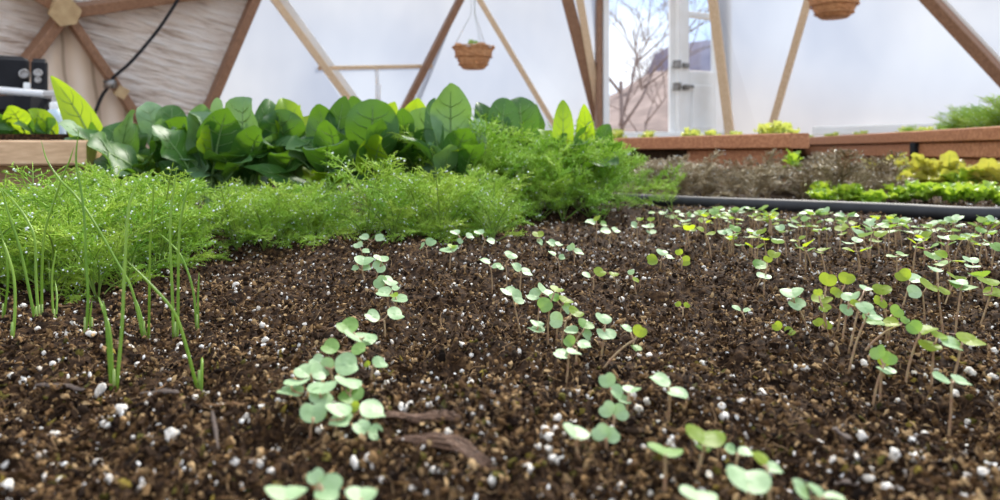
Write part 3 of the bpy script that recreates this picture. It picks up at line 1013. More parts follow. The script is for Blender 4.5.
def patch(kind, poly, n, nf, sc, frs, label, group, cat, mind):
    """plants at scattered spots inside a polygon of ground pixels"""
    pts = [G(*p) for p in poly]
    xs = [p.x for p in pts]; ysl = [p.y for p in pts]
    got = []
    tries = 0
    while len(got) < n and tries < 6000:
        tries += 1
        x = random.uniform(min(xs), max(xs)); y = random.uniform(min(ysl), max(ysl))
        ins = False
        j = len(pts) - 1
        for i in range(len(pts)):
            if (pts[i].y > y) != (pts[j].y > y) and x < (pts[j].x - pts[i].x) * (y - pts[i].y) / (pts[j].y - pts[i].y) + pts[i].x:
                ins = not ins
            j = i
        if not ins or any((x - a) ** 2 + (y - b) ** 2 < mind ** 2 for a, b in got):
            continue
        got.append((x, y))
        feather_plant(kind, x, y, nf, sc, frs, label, group, cat)


patch('dill', [(-60, 306), (110, 294), (196, 266), (205, 244), (120, 234), (-60, 252)], 46, 11, .95, FR,
      'low feathery dill plant in the left patch behind the chives', 'dill in the left patch behind the chives', 'dill plant', .030)
patch('dill', [(224, 250), (328, 248), (335, 238), (322, 226), (228, 228)], 26, 10, .85, FR,
      'low dewy dill plant in the small patch left of the soil gap', 'dill in the patch left of the soil gap', 'dill plant', .034)
patch('dill', [(392, 246), (505, 242), (505, 226), (460, 216), (385, 222)], 30, 11, .95, FR,
      'bushy dewy dill plant in the front middle patch', 'dill in the front middle patch', 'dill plant', .034)
patch('dill', [(450, 219), (560, 222), (580, 213), (572, 205), (465, 207)], 30, 11, .92, FRT,
      'tall feathery dill plant in the back patch beside the door end', 'dill in the tall back patch', 'dill plant', .042)
for px, py, sc_, nf_ in [(590, 216, .82, 8), (604, 211, .8, 7), (618, 214, .72, 6), (634, 209, .66, 6), (650, 207, .55, 5), (600, 220, .6, 6)]:
    feather_plant('dill', *G(px, py).xy, nf_, sc_, FRT, 'wispy open dill plant where the tall patch thins out toward the hose', 'wispy dill by the hose end', 'dill plant', .35, .3)
feather_plant('dill', *G(672, 212).xy, 5, .55, FRT, 'small wispy dill drooping over the hose, apart from the tall patch', None, 'dill plant', .45)
feather_plant('dill', *G(368, 243).xy, 6, 1.35, FR, 'red-stemmed dill sprig standing in the gap between two dill patches', None, 'dill plant', .12)
feather_plant('dill', *G(347, 232).xy, 6, .9, FR, 'small dill sprig drooping over the soil gap', None, 'dill plant', .3)

patch('bronze_fennel', [(640, 199), (880, 203), (900, 194), (840, 186), (640, 187)], 56, 9, 1.2, FRB,
      'brown feathery bronze-leaved plant in the bed behind the black hose', 'bronze feathery plants behind the hose', 'bronze plant', .055)


# ------------------------------------------------------------------ broad leaves
def blade(base, ctrl, tip, width, nh, pet=.3, fold=.18, ruffle=.06, rn=3, obov=.62, nx=8, ny=16, tipsharp=.8, veins=True):
    """returns (blade mesh builder, rib mesh builder): a leaf along the curve base-ctrl-tip, its upper face towards nh"""
    mb, rb = MB(), MB()
    pts = bez(Vector(base), Vector(ctrl), Vector(tip), ny)
    vs, fs = [], []
    ph = random.uniform(0, 6)
    ph2 = random.uniform(0, 6)
    rows = []
    s_prev = None
    for i in range(ny + 1):
        t = i / ny
        tg = (pts[min(i + 1, ny)] - pts[max(i - 1, 0)]).normalized()
        s = tg.cross(nh)
        s = s.normalized() if s.length > 1e-6 else (s_prev or Vector((1, 0, 0)))
        s_prev = s
        n = s.cross(tg).normalized()
        if t < pet:
            w = width * .05 + width * .05 * (t / pet) ** 3
        else:
            v = (t - pet) / (1 - pet)
            a = v ** (.55 / (1.2 - obov)) if v > 0 else 0
            w = width * (.10 * (1 - v) + max(0, math.sin(PI * min(1, a * .98 + .012))) ** tipsharp * .96) + .0004
        row = []
        for k in range(nx + 1):
            c = -1 + 2 * k / nx
            z = fold * abs(c) ** 1.3 * w * .5 + ruffle * w * abs(c) ** 2 * math.sin(t * rn * 6.28 + ph + (1.7 if c > 0 else 0) + ph2 * 0)
            z += .012 * w * math.sin(t * 40 + abs(c) * 6)
            row.append(pts[i] + s * (c * w * .5) + n * z)
        rows.append(row)
    for r in rows:
        vs.extend(r)
    m = nx + 1
    for i in range(ny):
        for k in range(nx):
            fs.append((i * m + k, i * m + k + 1, i * m + m + k + 1, i * m + m + k))
    mb.add(vs, fs)
    r0 = width * .045
    if veins:
        h = nx // 2
        for i in range(int(ny * (pet + .12)), ny - 3, 2):
            for sg in (-1, 1):
                tube(rb, [rows[i][h], rows[min(ny, i + 1)][h + sg * 2], rows[min(ny, i + 2)][h + sg * 3]], [width * .012, width * .009, width * .004], 4)
    tube(rb, [p for p in pts[:ny - 1]], [r0 * (1 - .85 * i / (ny - 2)) for i in range(ny - 1)], 6)
    return mb, rb


def add_leaf(root, base0, b, c, t, w, nh, mat, **kw):
    mb, rb = blade(b, c, t, w, nh, **kw)
    o = link('leaf', mb.mesh('leaf', M[mat], True, base0), root)
    link('midrib', rb.mesh('midrib', M['midrib'], True, base0), o)
    return o


CP = [128, 168, 208, 248, 290, 332, 372, 412, 452, 492, 528, 562, 588]
# (base px, tip px, width px, tip depth change, normal mix (side, camera, up), material, arch)
CL = [
    (0, (150, 182), (88, 146), 44, -.14, (-.2, .7, .7), 'collard', .03),
    (0, (150, 176), (96, 168), 34, -.12, (0, .5, .8), 'collard', .02),
    (0, (128, 180), (120, 122), 34, .02, (.2, .8, .4), 'collard', .01),
    (1, (150, 180), (188, 118), 42, -.04, (.2, .9, .3), 'collard', .02),
    (1, (200, 182), (166, 152), 26, -.12, (0, .5, .8), 'collard_grey', .02),
    (1, (165, 170), (146, 102), 26, .05, (-.3, .7, .5), 'collard_grey', .02),
    (1, (166, 170), (172, 105), 30, .02, (-.1, .7, .5), 'collard', .02),
    (2, (205, 180), (202, 104), 32, .03, (.3, .7, .4), 'collard_grey', .02),
    (2, (212, 180), (228, 108), 40, -.03, (.3, .9, .2), 'collard', .02),
    (2, (222, 176), (216, 98), 28, .05, (-.4, .7, .5), 'collard_grey', .01),
    (3, (248, 178), (246, 97), 40, .0, (-.3, .8, .4), 'collard_grey', .02),
    (3, (255, 175), (270, 100), 26, .04, (.4, .8, .2), 'collard', .01),
    (3, (245, 182), (262, 132), 38, -.08, (.1, .9, .3), 'collard', .03),
    (4, (285, 178), (282, 98), 30, .0, (.2, .9, .2), 'collard_lime', .01),
    (4, (284, 180), (276, 110), 42, -.03, (.1, 1, .2), 'collard', .02),
    (4, (290, 175), (300, 105), 18, .05, (.4, .7, .2), 'collard_lime', .01),
    (4, (336, 181), (289, 156), 30, -.13, (-.1, .75, .65), 'collard_grey', .03),
    (5, (320, 180), (318, 104), 32, .02, (-.2, .9, .3), 'collard', .02),
    (5, (335, 180), (345, 96), 30, .04, (.2, .8, .3), 'collard', .01),
    (5, (340, 182), (326, 120), 36, -.05, (-.2, .9, .3), 'collard', .02),
    (6, (366, 182), (373, 99), 50, -.04, (.0, 1, .15), 'collard', .01),
    (6, (372, 185), (382, 140), 36, -.09, (.1, .9, .4), 'collard_lime', .02),
    (6, (372, 175), (395, 102), 30, .05, (.1, .9, .1), 'collard_lime', .01),
    (6, (360, 176), (352, 96), 26, .04, (-.2, .9, .2), 'collard', .01),
    (7, (398, 172), (436, 114), 46, -.06, (.35, .8, .4), 'collard_grey', .04),
    (7, (420, 182), (440, 132), 40, -.08, (.2, .9, .3), 'collard', .02),
    (7, (412, 176), (418, 98), 30, .05, (-.1, 1, .1), 'collard_lime', .01),
    (8, (455, 172), (451, 83), 40, -.02, (.1, .95, .25), 'collard_grey', .02),
    (8, (452, 182), (468, 128), 34, -.06, (.2, .9, .3), 'collard', .02),
    (8, (450, 178), (434, 98), 22, .05, (-.2, .9, .2), 'collard', .01),
    (9, (480, 178), (478, 102), 24, .02, (.1, .9, .3), 'collard', .01),
    (9, (495, 176), (505, 98), 32, .03, (-.1, .9, .3), 'collard', .01),
    (10, (520, 172), (520, 97), 36, .03, (.2, .9, .3), 'collard', .01),
    (10, (528, 174), (536, 104), 26, .05, (.2, .9, .3), 'collard', .01),
    (11, (560, 170), (563, 100), 20, .0, (.2, 1, .1), 'collard_lime', .0),
    (12, (584, 172), (584, 104), 18, .0, (-.2, 1, .1), 'collard_lime', .0),
]
croots = []
for i, px in enumerate(CP):
    Yc = 1.24 + .05 * math.sin(i * 2.1) + (.14 if i > 8 else 0)
    x = (px - 500) / F * Yc
    b = Vector((x, Yc, zs(x, Yc)))
    where = ('leftmost of the broad-leaved row, beside the wooden board' if i == 0 else 'rightmost of the broad-leaved row, by the door' if i == len(CP) - 1 else ORD[i] + ' from the left in the broad-leaved row')
    root = thing('collard_plant', 'large collard plant, ' + where, 'leafy green', b, 'collard plants in the back row')
    croots.append((root, b))
    mb = MB(); tube(mb, [b - UP * .01, b + UP * .03, b + UP * .07], [.006, .006, .004], 8)
    link('stem', mb.mesh('stem', M['midrib'], True, b), root)
for (pi, b0, t0, wpx, dY, nm, mt, arch) in CL:
    root, b = croots[pi]
    Yb = b.y - .02 if dY < 0 else b.y
    tp = P(t0[0], t0[1], b.y + dY)
    bp = b + UP * .035 + Vector(((b0[0] - CP[pi]) / F * b.y * .35, -.02 if dY < -.05 else 0, 0))
    bp.z = max(bp.z, P(b0[0], b0[1], Yb).z * .6)
    v = (tp - EYE).normalized()
    flat = dY <= -.12
    if flat:
        bp = P(b0[0], b0[1], b.y - .04); wpx = wpx * 1.25
    nh = (Vector((1, 0, 0)) * (nm[0] + (0 if flat else random.uniform(-.45, .45))) - v * nm[1] + UP * nm[2]).normalized()
    d = tp - bp
    ctrl = bp + d * .55 + UP * (arch * 1.0 + d.length * .10) + nh * (d.length * random.choice([-.22, -.14, .16, .24]))
    if flat:
        ctrl = (bp + tp) / 2 + UP * .018
    add_leaf(root, b, bp, ctrl, tp, wpx * 1.02 / F * b.y, nh, mt, pet=.22, fold=random.uniform(.05, .35), ruffle=random.uniform(.05, .15), rn=random.uniform(1.5, 2.8), obov=random.uniform(.5, .7), tipsharp=random.uniform(.52, .8))
for i, (root, b) in enumerate(croots):
    for k in range(14):
        az = random.uniform(0, 2 * PI); el = random.uniform(.75, 1.35)
        ln = random.uniform(.09, .175) * (1.0 if i < 9 else .9)
        if k > 7: el = random.uniform(.3, .75)
        d = Vector((math.cos(az) * math.cos(el), math.sin(az) * math.cos(el), math.sin(el)))
        bp = b + UP * random.uniform(.02, .05) + Vector((random.uniform(-.02, .02), random.uniform(-.02, .02), 0))
        tp = bp + d * ln
        if tp.z > .205: tp.z = .205 - random.uniform(0, .02)
        nh = (UP * .8 - Vector((d.x, d.y, 0)) * .9 + Vector((random.uniform(-.2, .2), -.5, 0))).normalized()
        add_leaf(root, b, bp, bp + (tp - bp) * .5 + UP * ln * random.uniform(.1, .35), tp, random.uniform(.035, .075), nh, random.choice(['collard', 'collard', 'collard', 'collard', 'collard_grey', 'collard_lime']), pet=.25, fold=random.uniform(.05, .25), ruffle=.12, rn=random.uniform(1.5, 2.8), obov=random.uniform(.5, .7), tipsharp=random.uniform(.55, .85))

# the long lime leaf at left and the plant behind the left board
Yl = 1.3
b = Vector(((108 - 500) / F * Yl, Yl, zs(-.7, Yl)))
root = thing('mustard_plant', 'yellow-green plant with one long blade rising past the wooden wall panel', 'leafy green', b)
add_leaf(root, b, b + UP * .05, P(88, 118, Yl), P(51, 76, Yl - .02), 30 / F * Yl, Vector((.25, -1, .15)).normalized(), 'collard_lime', pet=.1, fold=.3, ruffle=.04, rn=1.5, obov=.45)
add_leaf(root, b, b + UP * .05, P(112, 140, Yl), P(128, 124, Yl - .05), 26 / F * Yl, Vector((.1, -.8, .5)).normalized(), 'collard_lime', pet=.15, ruffle=.06, obov=.55)
add_leaf(root, b, b + UP * .05, P(100, 150, Yl), P(92, 122, Yl - .03), 24 / F * Yl, Vector((-.1, -.8, .5)).normalized(), 'collard', pet=.15, ruffle=.06, obov=.55)

Yl = 1.42
b = P(22, 158, Yl)
root = thing('leafy_plant', 'broad-leaved plant growing behind the left wooden board', 'leafy green', b)
for (t0, b0, w, nm, mt) in [((8, 106), (30, 146), 26, (0, .8, .5), 'collard_lime'), ((28, 110), (60, 142), 18, (.1, .8, .5), 'collard_lime'), ((2, 120), (18, 148), 30, (0, .8, .5), 'collard'), ((14, 124), (46, 146), 22, (0, .6, .8), 'collard_grey'), ((56, 124), (40, 150), 26, (.2, .8, .4), 'collard'), ((-12, 112), (10, 150), 26, (0, .8, .5), 'collard'), ((36, 122), (46, 150), 26, (0, .9, .4), 'collard')]:
    tp = P(t0[0], t0[1], Yl - .05); bp = P(b0[0], b0[1], Yl)
    nh = (Vector((1, 0, 0)) * nm[0] - Vector((0, 1, 0)) * nm[1] + UP * nm[2]).normalized()
    add_leaf(root, b, bp, (bp + tp) / 2 + UP * .02, tp, w / F * Yl, nh, mt, pet=.12, fold=.15, ruffle=.06, obov=.55)


# lettuces
def lettuce_proto(mat, n, ln, wd):
    root = thing('lettuce', None, 'lettuce')
    for k in range(n):
        az = 2 * PI * k / n * 1.618 + random.uniform(-.2, .2)
        el = .35 + .9 * k / n + random.uniform(-.1, .1)
        l = ln * random.uniform(.8, 1.1)
        d = Vector((math.cos(az) * math.cos(el), math.sin(az) * math.cos(el), math.sin(el)))
        bp = Vector((0, 0, .004)); tp = d * l
        nh = (UP * math.cos(el) - Vector((math.cos(az), math.sin(az), 0)) * math.sin(el)).normalized()
        mb, rb = blade(bp, (bp + tp) / 2 + UP * .012 - Vector((d.x, d.y, 0)) * .2 * l * .3, tp, wd * random.uniform(.85, 1.15), nh, pet=.12, fold=.25, ruffle=.22, rn=4, obov=.66, nx=10, ny=18, tipsharp=.55, veins=False)
        o = link('leaf', mb.mesh('leaf', M[mat]), root)
        link('midrib', rb.mesh('midrib', M['midrib']), o)
    return root


PROTO = {}


def lettuce(kind, loc, s, label, group):
    if kind not in PROTO:
        PROTO[kind] = [[lettuce_proto(*{'g': ('lettuce', 9, .085, .06), 'y': ('lettuce_gold', 15, .085, .036), 'p': ('lettuce_pale', 7, .07, .05)}[kind])], False]
    pr = PROTO[kind]
    if not pr[1]:
        o = pr[0][0]; pr[1] = True
    else:
        o = copy_tree(pr[0][0])
    o.location = loc
    o.rotation_euler = (0, 0, random.uniform(0, 6.28))
    o.scale = (s, s, s)
    tag(o, label, 'lettuce', group)
    return o


def on_soil(px, py):
    g = ground(px, py); g.z -= .003
    return g


gl = [(822, 206), (848, 205), (872, 206), (902, 205), (925, 206), (950, 207), (975, 207), (1000, 207)]
gy = [(905, 193), (888, 189), (926, 195), (947, 196), (966, 198), (987, 199), (1008, 200)]
for i, (px, py) in enumerate(gl):
    lettuce('g', on_soil(px, py - 1.5), random.uniform(.66, .85) * (.85 if px < 880 else 1.0), 'bright green frilly lettuce, %s from the left just behind the black hose' % ORD[i] if i else 'bright green frilly lettuce, leftmost just behind the black hose', 'green lettuces behind the hose')
gy.sort()
for i, (px, py) in enumerate(gy):
    kd = 'g' if i % 3 == 1 else 'y'
    lettuce(kd, on_soil(px, py), random.uniform(1.2, 1.5) * (1.0 if kd == 'y' else .8), ('golden-tinged' if kd == 'y' else 'tall green') + ' lettuce, ' + ((ORD[i] + ' from the left') if i else 'leftmost') + ' in the mixed row behind the green ones', 'mixed lettuces behind the green ones')
b = on_soil(793, 193)
root = thing('leafy_plant', 'slim yellow-green leafy plant standing at the cut end of the reddish rail', 'leafy green', b)
mb = MB(); tube(mb, [b, b + Vector((.004, 0, .05)), b + Vector((0, 0, .095))], [.003, .0026, .002], 7)
link('stem', mb.mesh('stem', M['midrib'], True, b), root)
for k in range(10):
    az = k * 2.4; el = .15 + .1 * k
    d = Vector((math.cos(az) * math.cos(el), math.sin(az) * math.cos(el), math.sin(el)))
    p = b + UP * (.062 + .0035 * k)
    nh = (UP * math.cos(el) - Vector((math.cos(az), math.sin(az), 0)) * math.sin(el)).normalized()
    add_leaf(root, b, p, p + d * .02 + UP * .008, p + d * .038, .028, nh, 'lettuce', pet=.12, fold=.2, ruffle=.12, rn=3, obov=.6, tipsharp=.6, veins=False)
lettuce('g', on_soil(818, 198), .7, 'small bright lettuce standing among the brown feathery plants', None)

# ------------------------------------------------------------------ hose
mb = MB()
hp = [G(560, 196.5, .012), G(640, 200, .010), G(720, 203.5, .011), G(800, 206.5, .012), G(900, 210.5, .012), G(1000, 215, .013), Vector((1.05, 1.19, .013)), Vector((1.21, 1.15, .013))]
hp = catmull(hp, 6)
tube(mb, hp, .0128, 14)
o = link('irrigation_hose', mb.mesh('irrigation_hose', M['hose'], True, hp[0]), None, hp[0])
tag(o, 'black irrigation hose lying across the bed in front of the lettuces', 'hose')

# ------------------------------------------------------------------ raised bed timbers
def timber(A, B, h, th, mat, name, parent=None, origin=None):
    """board from A to B (top front edge line), h tall, th thick"""
    A = Vector(A); B = Vector(B)
    mb = MB()
    t = (B - A).normalized(); n = t.cross(UP).normalized()
    c = UP * (-h / 2)
    beam(mb, A + c, B + c, th, h, UP)
    ori = origin if origin is not None else (A + B) / 2
    return link(name, mb.mesh(name, mat, False, ori), parent, None if parent is not None else ori)


# left board: cap + side board
z0 = P(0, 140, 1.12).z
bl = P(40, 165, 1.12)
root = thing('raised_bed_edge', 'pale cedar board edging the bed at far left', 'bed edge', bl)
timber(P(-120, 140.5, 1.10), P(98, 140.5, 1.16), .040, .10, M['cedar_left'], 'cap_board', root, bl)
timber(P(-120, 165, 1.15), P(93, 165, 1.21), .14, .038, M['cedar_left'], 'side_board', root, bl)
timber(P(93, 160, 1.21), P(128, 158, 2.2), .16, .038, M['cedar_left'], 'return_board', root, bl)

root = thing('raised_bed_edge', 'dark board closing the bed behind the broad-leaved row', 'bed edge', P(380, 170, 2.5))
bl = root.location.copy()
timber(P(128, 156, 2.25), P(616, 150, 2.76), .16, .038, M['bark'], 'side_board', root, bl)

# right rail A (toward the door) and B (along the right)
ra = Vector((.86, 2.0, H + .05))
a0 = P(616, 138.5, 2.72); a1 = P(800, 133, 2.02)
bl = (a0 + a1) / 2
root = thing('raised_bed_edge', 'reddish cedar rail of the bed in front of the white door', 'bed edge', bl)
timber(a0, a1, .044, .085, M['cedar'], 'top_rail', root, bl)
timber(a0 + Vector((.02, .03, -.046)), a1 + Vector((-.02, .03, -.046)), .12, .038, M['cedar'], 'side_board', root, bl)
b0 = P(798, 138, 3.3); b1 = Vector((1.245, 1.2, b0.z + .006))
bl = (b0 + b1) / 2
root = thing('raised_bed_edge', 'dark cedar boards running along the right side to the corner', 'bed edge', bl)
timber(b0, b1, .036, .04, M['cedar'], 'top_board', root, bl)
timber(b0 + Vector((.012, 0, -.038)), b1 + Vector((.012, 0, -.038)), .044, .038, M['cedar'], 'middle_board', root, bl)
timber(b0 + Vector((.024, 0, -.084)), b1 + Vector((.024, 0, -.084)), .1, .038, M['cedar'], 'lower_board', root, bl)
mb = MB()
pp = b0.lerp(b1, .52)
box(mb, pp + Vector((-.012, 0, -.06)), (.024, .025, .05), .003)
link('bracket', mb.mesh('bracket', M['black'], False, bl), root)
# soil of the beds behind
mb = MB()
zt = H + .03
vs = [P(600, 0, 2.75), P(800, 0, 2.05), Vector((.9, 2.2, 0)), Vector((1.42, 3.3, 0)), Vector((1.27, 1.2, 0)), Vector((2.0, 1.2, 0)), Vector((2.1, 3.0, 0)), Vector((1.7, 3.9, 0)), Vector((.5, 3.4, 0))]
vs += [Vector((-1.75, 1.31, 0)), Vector((-.80, 1.31, 0)), Vector((-1.12, 2.05, 0)), Vector((-1.9, 2.05, 0))]
for poly in ([0, 1, 2, 3, 7, 8], [4, 5, 6, 7, 3], [9, 10, 11, 12]):
    q = [Vector((vs[i].x, vs[i].y, zt)) for i in poly]
    lo = [Vector((p.x, p.y, -.55)) for p in q]
    k = len(q)
    mb.add(q + lo, [tuple(range(k)), tuple(range(2 * k - 1, k - 1, -1))] + [(i, k + i, k + (i + 1) % k, (i + 1) % k) for i in range(k)])
tag(link('soil_fill', mb.mesh('soil_fill', M['soil'], False)), 'dark soil of the beds behind the cedar rails', 'soil', kind='stuff')
# sprouts on the beds behind the rails
sp = [(616, 133, 2.9, .55), (648, 134, 2.75, .45), (692, 134, 2.6, .5), (712, 133, 2.5, .4), (735, 133, 2.4, .35), (770, 131, 2.35, .65), (784, 129, 2.4, .6), (806, 133, 3.5, .5), (832, 131, 3.2, .5), (860, 130, 2.95, .5), (905, 127, 2.6, .55), (925, 126, 2.45, .5)]
for i, (px, py, Y, s) in enumerate(sp):
    p = P(px, py, Y); p.z = zt
    lettuce('p', p, s * 1.7, 'pale small lettuce, %s from the left above the cedar rails' % ORD[i] if i else 'pale small lettuce, leftmost above the cedar rails', 'pale lettuces above the cedar rails')
for i, (px, Y) in enumerate([(955, 2.15), (968, 2.3), (982, 2.1), (995, 2.25), (1008, 2.05), (1022, 2.2), (940, 2.35), (975, 2.0), (960, 1.95), (990, 1.92), (1005, 1.9), (947, 2.1), (925, 2.2), (912, 2.4)]):
    p = P(px, 0, Y); p.x = max(p.x, 1.16 + .079 * Y + .075)
    r = feather_plant('herb_plant', p.x, p.y, 14, 1.15 if px > 945 else .7, FR, 'soft green herb in the clump above the boards at right edge', 'herbs above the right boards', 'herb', .25, .15)
    r.location.z = zt

# ------------------------------------------------------------------ DOME
CEN = Vector((.2, 1.5, -.2)); RAD = 3.4


def D(px, py, off=0.0):
    d = Vector(((px - 500) / F, 1, -(py - HY) / F)).normalized()
    oc = EYE - CEN
    b = oc.dot(d); c = oc.dot(oc) - (RAD + off) ** 2
    return EYE + d * (-b + math.sqrt(b * b - c))


def strut(n, a, b, w=.042, d=.09, mat='strut', off=0):
    A = D(*a, off); B = D(*b, off)
    mid = (A + B) / 2
    mb = MB()
    beam(mb, A, B, w, d, (mid - CEN))
    o = link('trim_%d' % n, mb.mesh('trim', M[mat], False, mid), None, mid)
    tag(o, None, None, None, 'structure')


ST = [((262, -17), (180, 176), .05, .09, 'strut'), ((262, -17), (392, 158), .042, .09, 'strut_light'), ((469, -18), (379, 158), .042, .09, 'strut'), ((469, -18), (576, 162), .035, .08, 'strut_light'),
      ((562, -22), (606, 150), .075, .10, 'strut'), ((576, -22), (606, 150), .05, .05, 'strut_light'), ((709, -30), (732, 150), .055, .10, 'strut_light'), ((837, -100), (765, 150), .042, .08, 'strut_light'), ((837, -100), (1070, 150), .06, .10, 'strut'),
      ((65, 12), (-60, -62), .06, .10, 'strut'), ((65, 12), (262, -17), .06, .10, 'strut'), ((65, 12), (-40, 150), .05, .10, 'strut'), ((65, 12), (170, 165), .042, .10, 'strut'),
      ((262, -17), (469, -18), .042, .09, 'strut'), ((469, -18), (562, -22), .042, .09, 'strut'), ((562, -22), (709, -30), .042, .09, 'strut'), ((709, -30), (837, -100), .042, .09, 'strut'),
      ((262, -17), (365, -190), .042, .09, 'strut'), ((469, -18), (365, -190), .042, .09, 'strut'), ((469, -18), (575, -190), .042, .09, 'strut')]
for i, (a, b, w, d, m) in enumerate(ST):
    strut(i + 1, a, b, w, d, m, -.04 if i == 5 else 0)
nt_ = len(ST)
def knee(n, a0, a1):
    mb = MB(); vs = []
    K = 24
    for i in range(K + 1):
        a = a0 + (a1 - a0) * i / K
        for r in (3.36, 3.46):
            for z in (-.62, .03):
                vs.append(Vector((CEN.x + r * math.cos(a), CEN.y + r * math.sin(a), z)))
    fs = []
    for i in range(K):
        b = i * 4
        for q in ((0, 1, 5, 4), (2, 6, 7, 3), (1, 3, 7, 5), (0, 4, 6, 2)):
            fs.append(tuple(b + k for k in q))
    fs += [(0, 2, 3, 1), (4 * K, 4 * K + 1, 4 * K + 3, 4 * K + 2)]
    mb.add(vs, fs)
    tag(link(n, mb.mesh(n, M['cedar'], False)), None, None, None, 'structure')


knee('wall_back', math.radians(82), math.radians(186))
knee('wall_right', math.radians(-20), math.radians(66))

def lit_side(n, a, b, w, off=.045):  # white strip added beside a strut, standing in for its sunlit side face
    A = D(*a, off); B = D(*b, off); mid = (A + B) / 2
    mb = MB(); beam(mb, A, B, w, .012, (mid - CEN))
    tag(link('trim_%d' % n, mb.mesh('lit_side_strip', M['white'], False, mid), None, mid), None, None, None, 'structure')


lit_side(41, (270, -17), (398, 158), .05); lit_side(43, (846, -100), (1080, 150), .05);

# hub plates
for i, (px, py, s) in enumerate([(65, 12, .15), (121, 92, .085), (262, -17, .13), (469, -18, .13)]):
    p = D(px, py, -.075)
    n = (p - CEN).normalized()
    x = n.cross(UP).normalized(); y = x.cross(n)
    mb = MB()
    k = 6 if i != 1 else 4
    vs = []
    for dz in (-.015, .015):
        for j in range(k):
            th = 2 * PI * j / k + .3
            vs.append(p + x * (s / 2 * math.cos(th)) + y * (s / 2 * math.sin(th)) + n * dz)
    mb.add(vs, [tuple(range(k - 1, -1, -1)), tuple(range(k, 2 * k))] + [(j, (j + 1) % k, k + (j + 1) % k, k + j) for j in range(k)])
    o = link('trim_%d' % (nt_ + 1 + i), mb.mesh('hub_plate', M['hub'], False, p), None, p)
    tag(o, None, None, None, 'structure')


def panel(name, poly, mat, off=.06, th=.016):
    pts = [D(x, y, off) for x, y in poly]
    c = sum(pts, Vector()) / len(pts)
    n = (c - CEN).normalized() * th
    mb = MB()
    k = len(pts)
    if mat == 'panel':
        mb.add(pts, [tuple(range(k))])
    else:
        mb.add(pts + [p + n for p in pts], [tuple(range(k - 1, -1, -1)), tuple(range(k, 2 * k))] + [(j, (j + 1) % k, k + (j + 1) % k, k + j) for j in range(k)])
    o = link(name, mb.mesh(name, M[mat], False, c), None, c)
    return tag(o, None, None, None, 'structure')


WIN = [[(262, -17), (176, 180), (392, 172)], [(262, -17), (392, 172), (469, -18)], [(469, -18), (385, 165), (576, 165)], [(469, -18), (576, 165), (606, 150), (562, -22)], [(562, -22), (606, 150), (606, -24)],
       [(709, -30), (732, 155), (765, 155), (837, -100)], [(837, -100), (762, 158), (1075, 158)], [(837, -100), (1070, 155), (1240, 140), (1200, -60)],
       [(262, -17), (365, -190), (469, -18)], [(469, -18), (365, -190), (575, -190)], [(469, -18), (575, -190), (562, -22)]]
for i, w in enumerate(WIN):
    panel('window_%d' % (i + 1), w, 'panel')
panel('wall_left', [(65, 12), (262, -17), (178, 178), (165, 178)], 'foil')
panel('wall_left_plank', [(65, 12), (172, 180), (-50, 180)], 'planks', .055)
panel('wall_left_far', [(65, 12), (-45, 170), (-260, 160), (-200, -40)], 'foil')
panel('wall_left_top', [(65, 12), (-200, -40), (-60, -200), (110, -200)], 'foil')
panel('wall_left_upper', [(65, 12), (110, -200), (262, -17)], 'foil')

# vent bar and arm in the second window
vb = thing('roof_vent', 'pale vent bar with a short opening arm across the translucent panel', 'vent', D(376, 67))
o0 = D(376, 67)
mb = MB(); beam(mb, D(318, 68, -.01), D(432, 66, -.01), .024, .03, (o0 - CEN)); link('bar', mb.mesh('bar', M['strut_light'], False, o0), vb)
mb = MB(); tube(mb, [D(377, 68, -.03), D(377, 82, -.04), D(378, 100, -.03)], .012, 10); tube(mb, [D(378, 84, -.04), D(378, 118, -.03)], .018, 10)
link('opener_arm', mb.mesh('opener_arm', M['white_pipe'], True, o0), vb)

# cable
mb = MB()
cp = catmull([D(190, -20, -.12), D(165, 20, -.12), D(150, 40, -.13), D(131, 62, -.12), D(114, 77, -.11), D(109, 86, -.10), D(101, 98, -.08), D(92, 122, -.08), D(84, 150, -.08)], 5)
tube(mb, cp, .009, 8)
o = link('cable', mb.mesh('cable', M['black'], True, cp[0]), None, cp[0])
tag(o, 'black cable drooping across the wrinkled foil wall', 'cable')
mb = MB()
c = D(110, 84, -.10); box(mb, c, (.06, .04, .05), .008)
o = link('cable_clip', mb.mesh('cable_clip', M['metal'], True, c), None, c)
tag(o, 'dark clip holding the cable to the wooden strut', 'clip')

# right sill, white
mb = MB(); beam(mb, D(815, 131, -.08), D(985, 127, -.08), .10, .05, UP)
c = D(900, 128)
o = link('trim_30', mb.mesh('sill', M['white'], False, c), None, c)
tag(o, None, None, None, 'structure')

# ------------------------------------------------------------------ doorway
YD = 4.62


def vbar(mb, x0, x1, y0, y1, Y, d, Y2=None, mi=0):
    """upright box covering pixels x0..x1, y0..y1 at depth Y"""
    a = P(x0, y0, Y); b = P(x1, y1, Y)
    box(mb, ((a.x + b.x) / 2, Y + d / 2, (a.z + b.z) / 2), (abs(b.x - a.x), d, abs(a.z - b.z)), .004, mi)


door = bpy.data.objects.new('door_1', None); COL.objects.link(door); door.location = P(640, 200, YD)
tag(door, 'white door standing ajar in a white frame', None, None, 'structure')
dl = door.location.copy()
mb = MB(); vbar(mb, 603, 609.5, -140, 245, YD, .10); vbar(mb, 727, 733, -140, 245, YD + .05, .08); vbar(mb, 603, 733, -146, -136, YD, .1)
link('door_frame', mb.mesh('door_frame', M['white'], False, dl), door)
mb = MB(); vbar(mb, 597, 602.5, -140, 245, YD - .02, .12)
link('wooden_jamb', mb.mesh('wooden_jamb', M['strut'], False, dl), door)
mb = MB(); vbar(mb, 670, 679, -136, 245, YD + .1, .05)
link('centre_post', mb.mesh('centre_post', M['white'], False, dl), door)
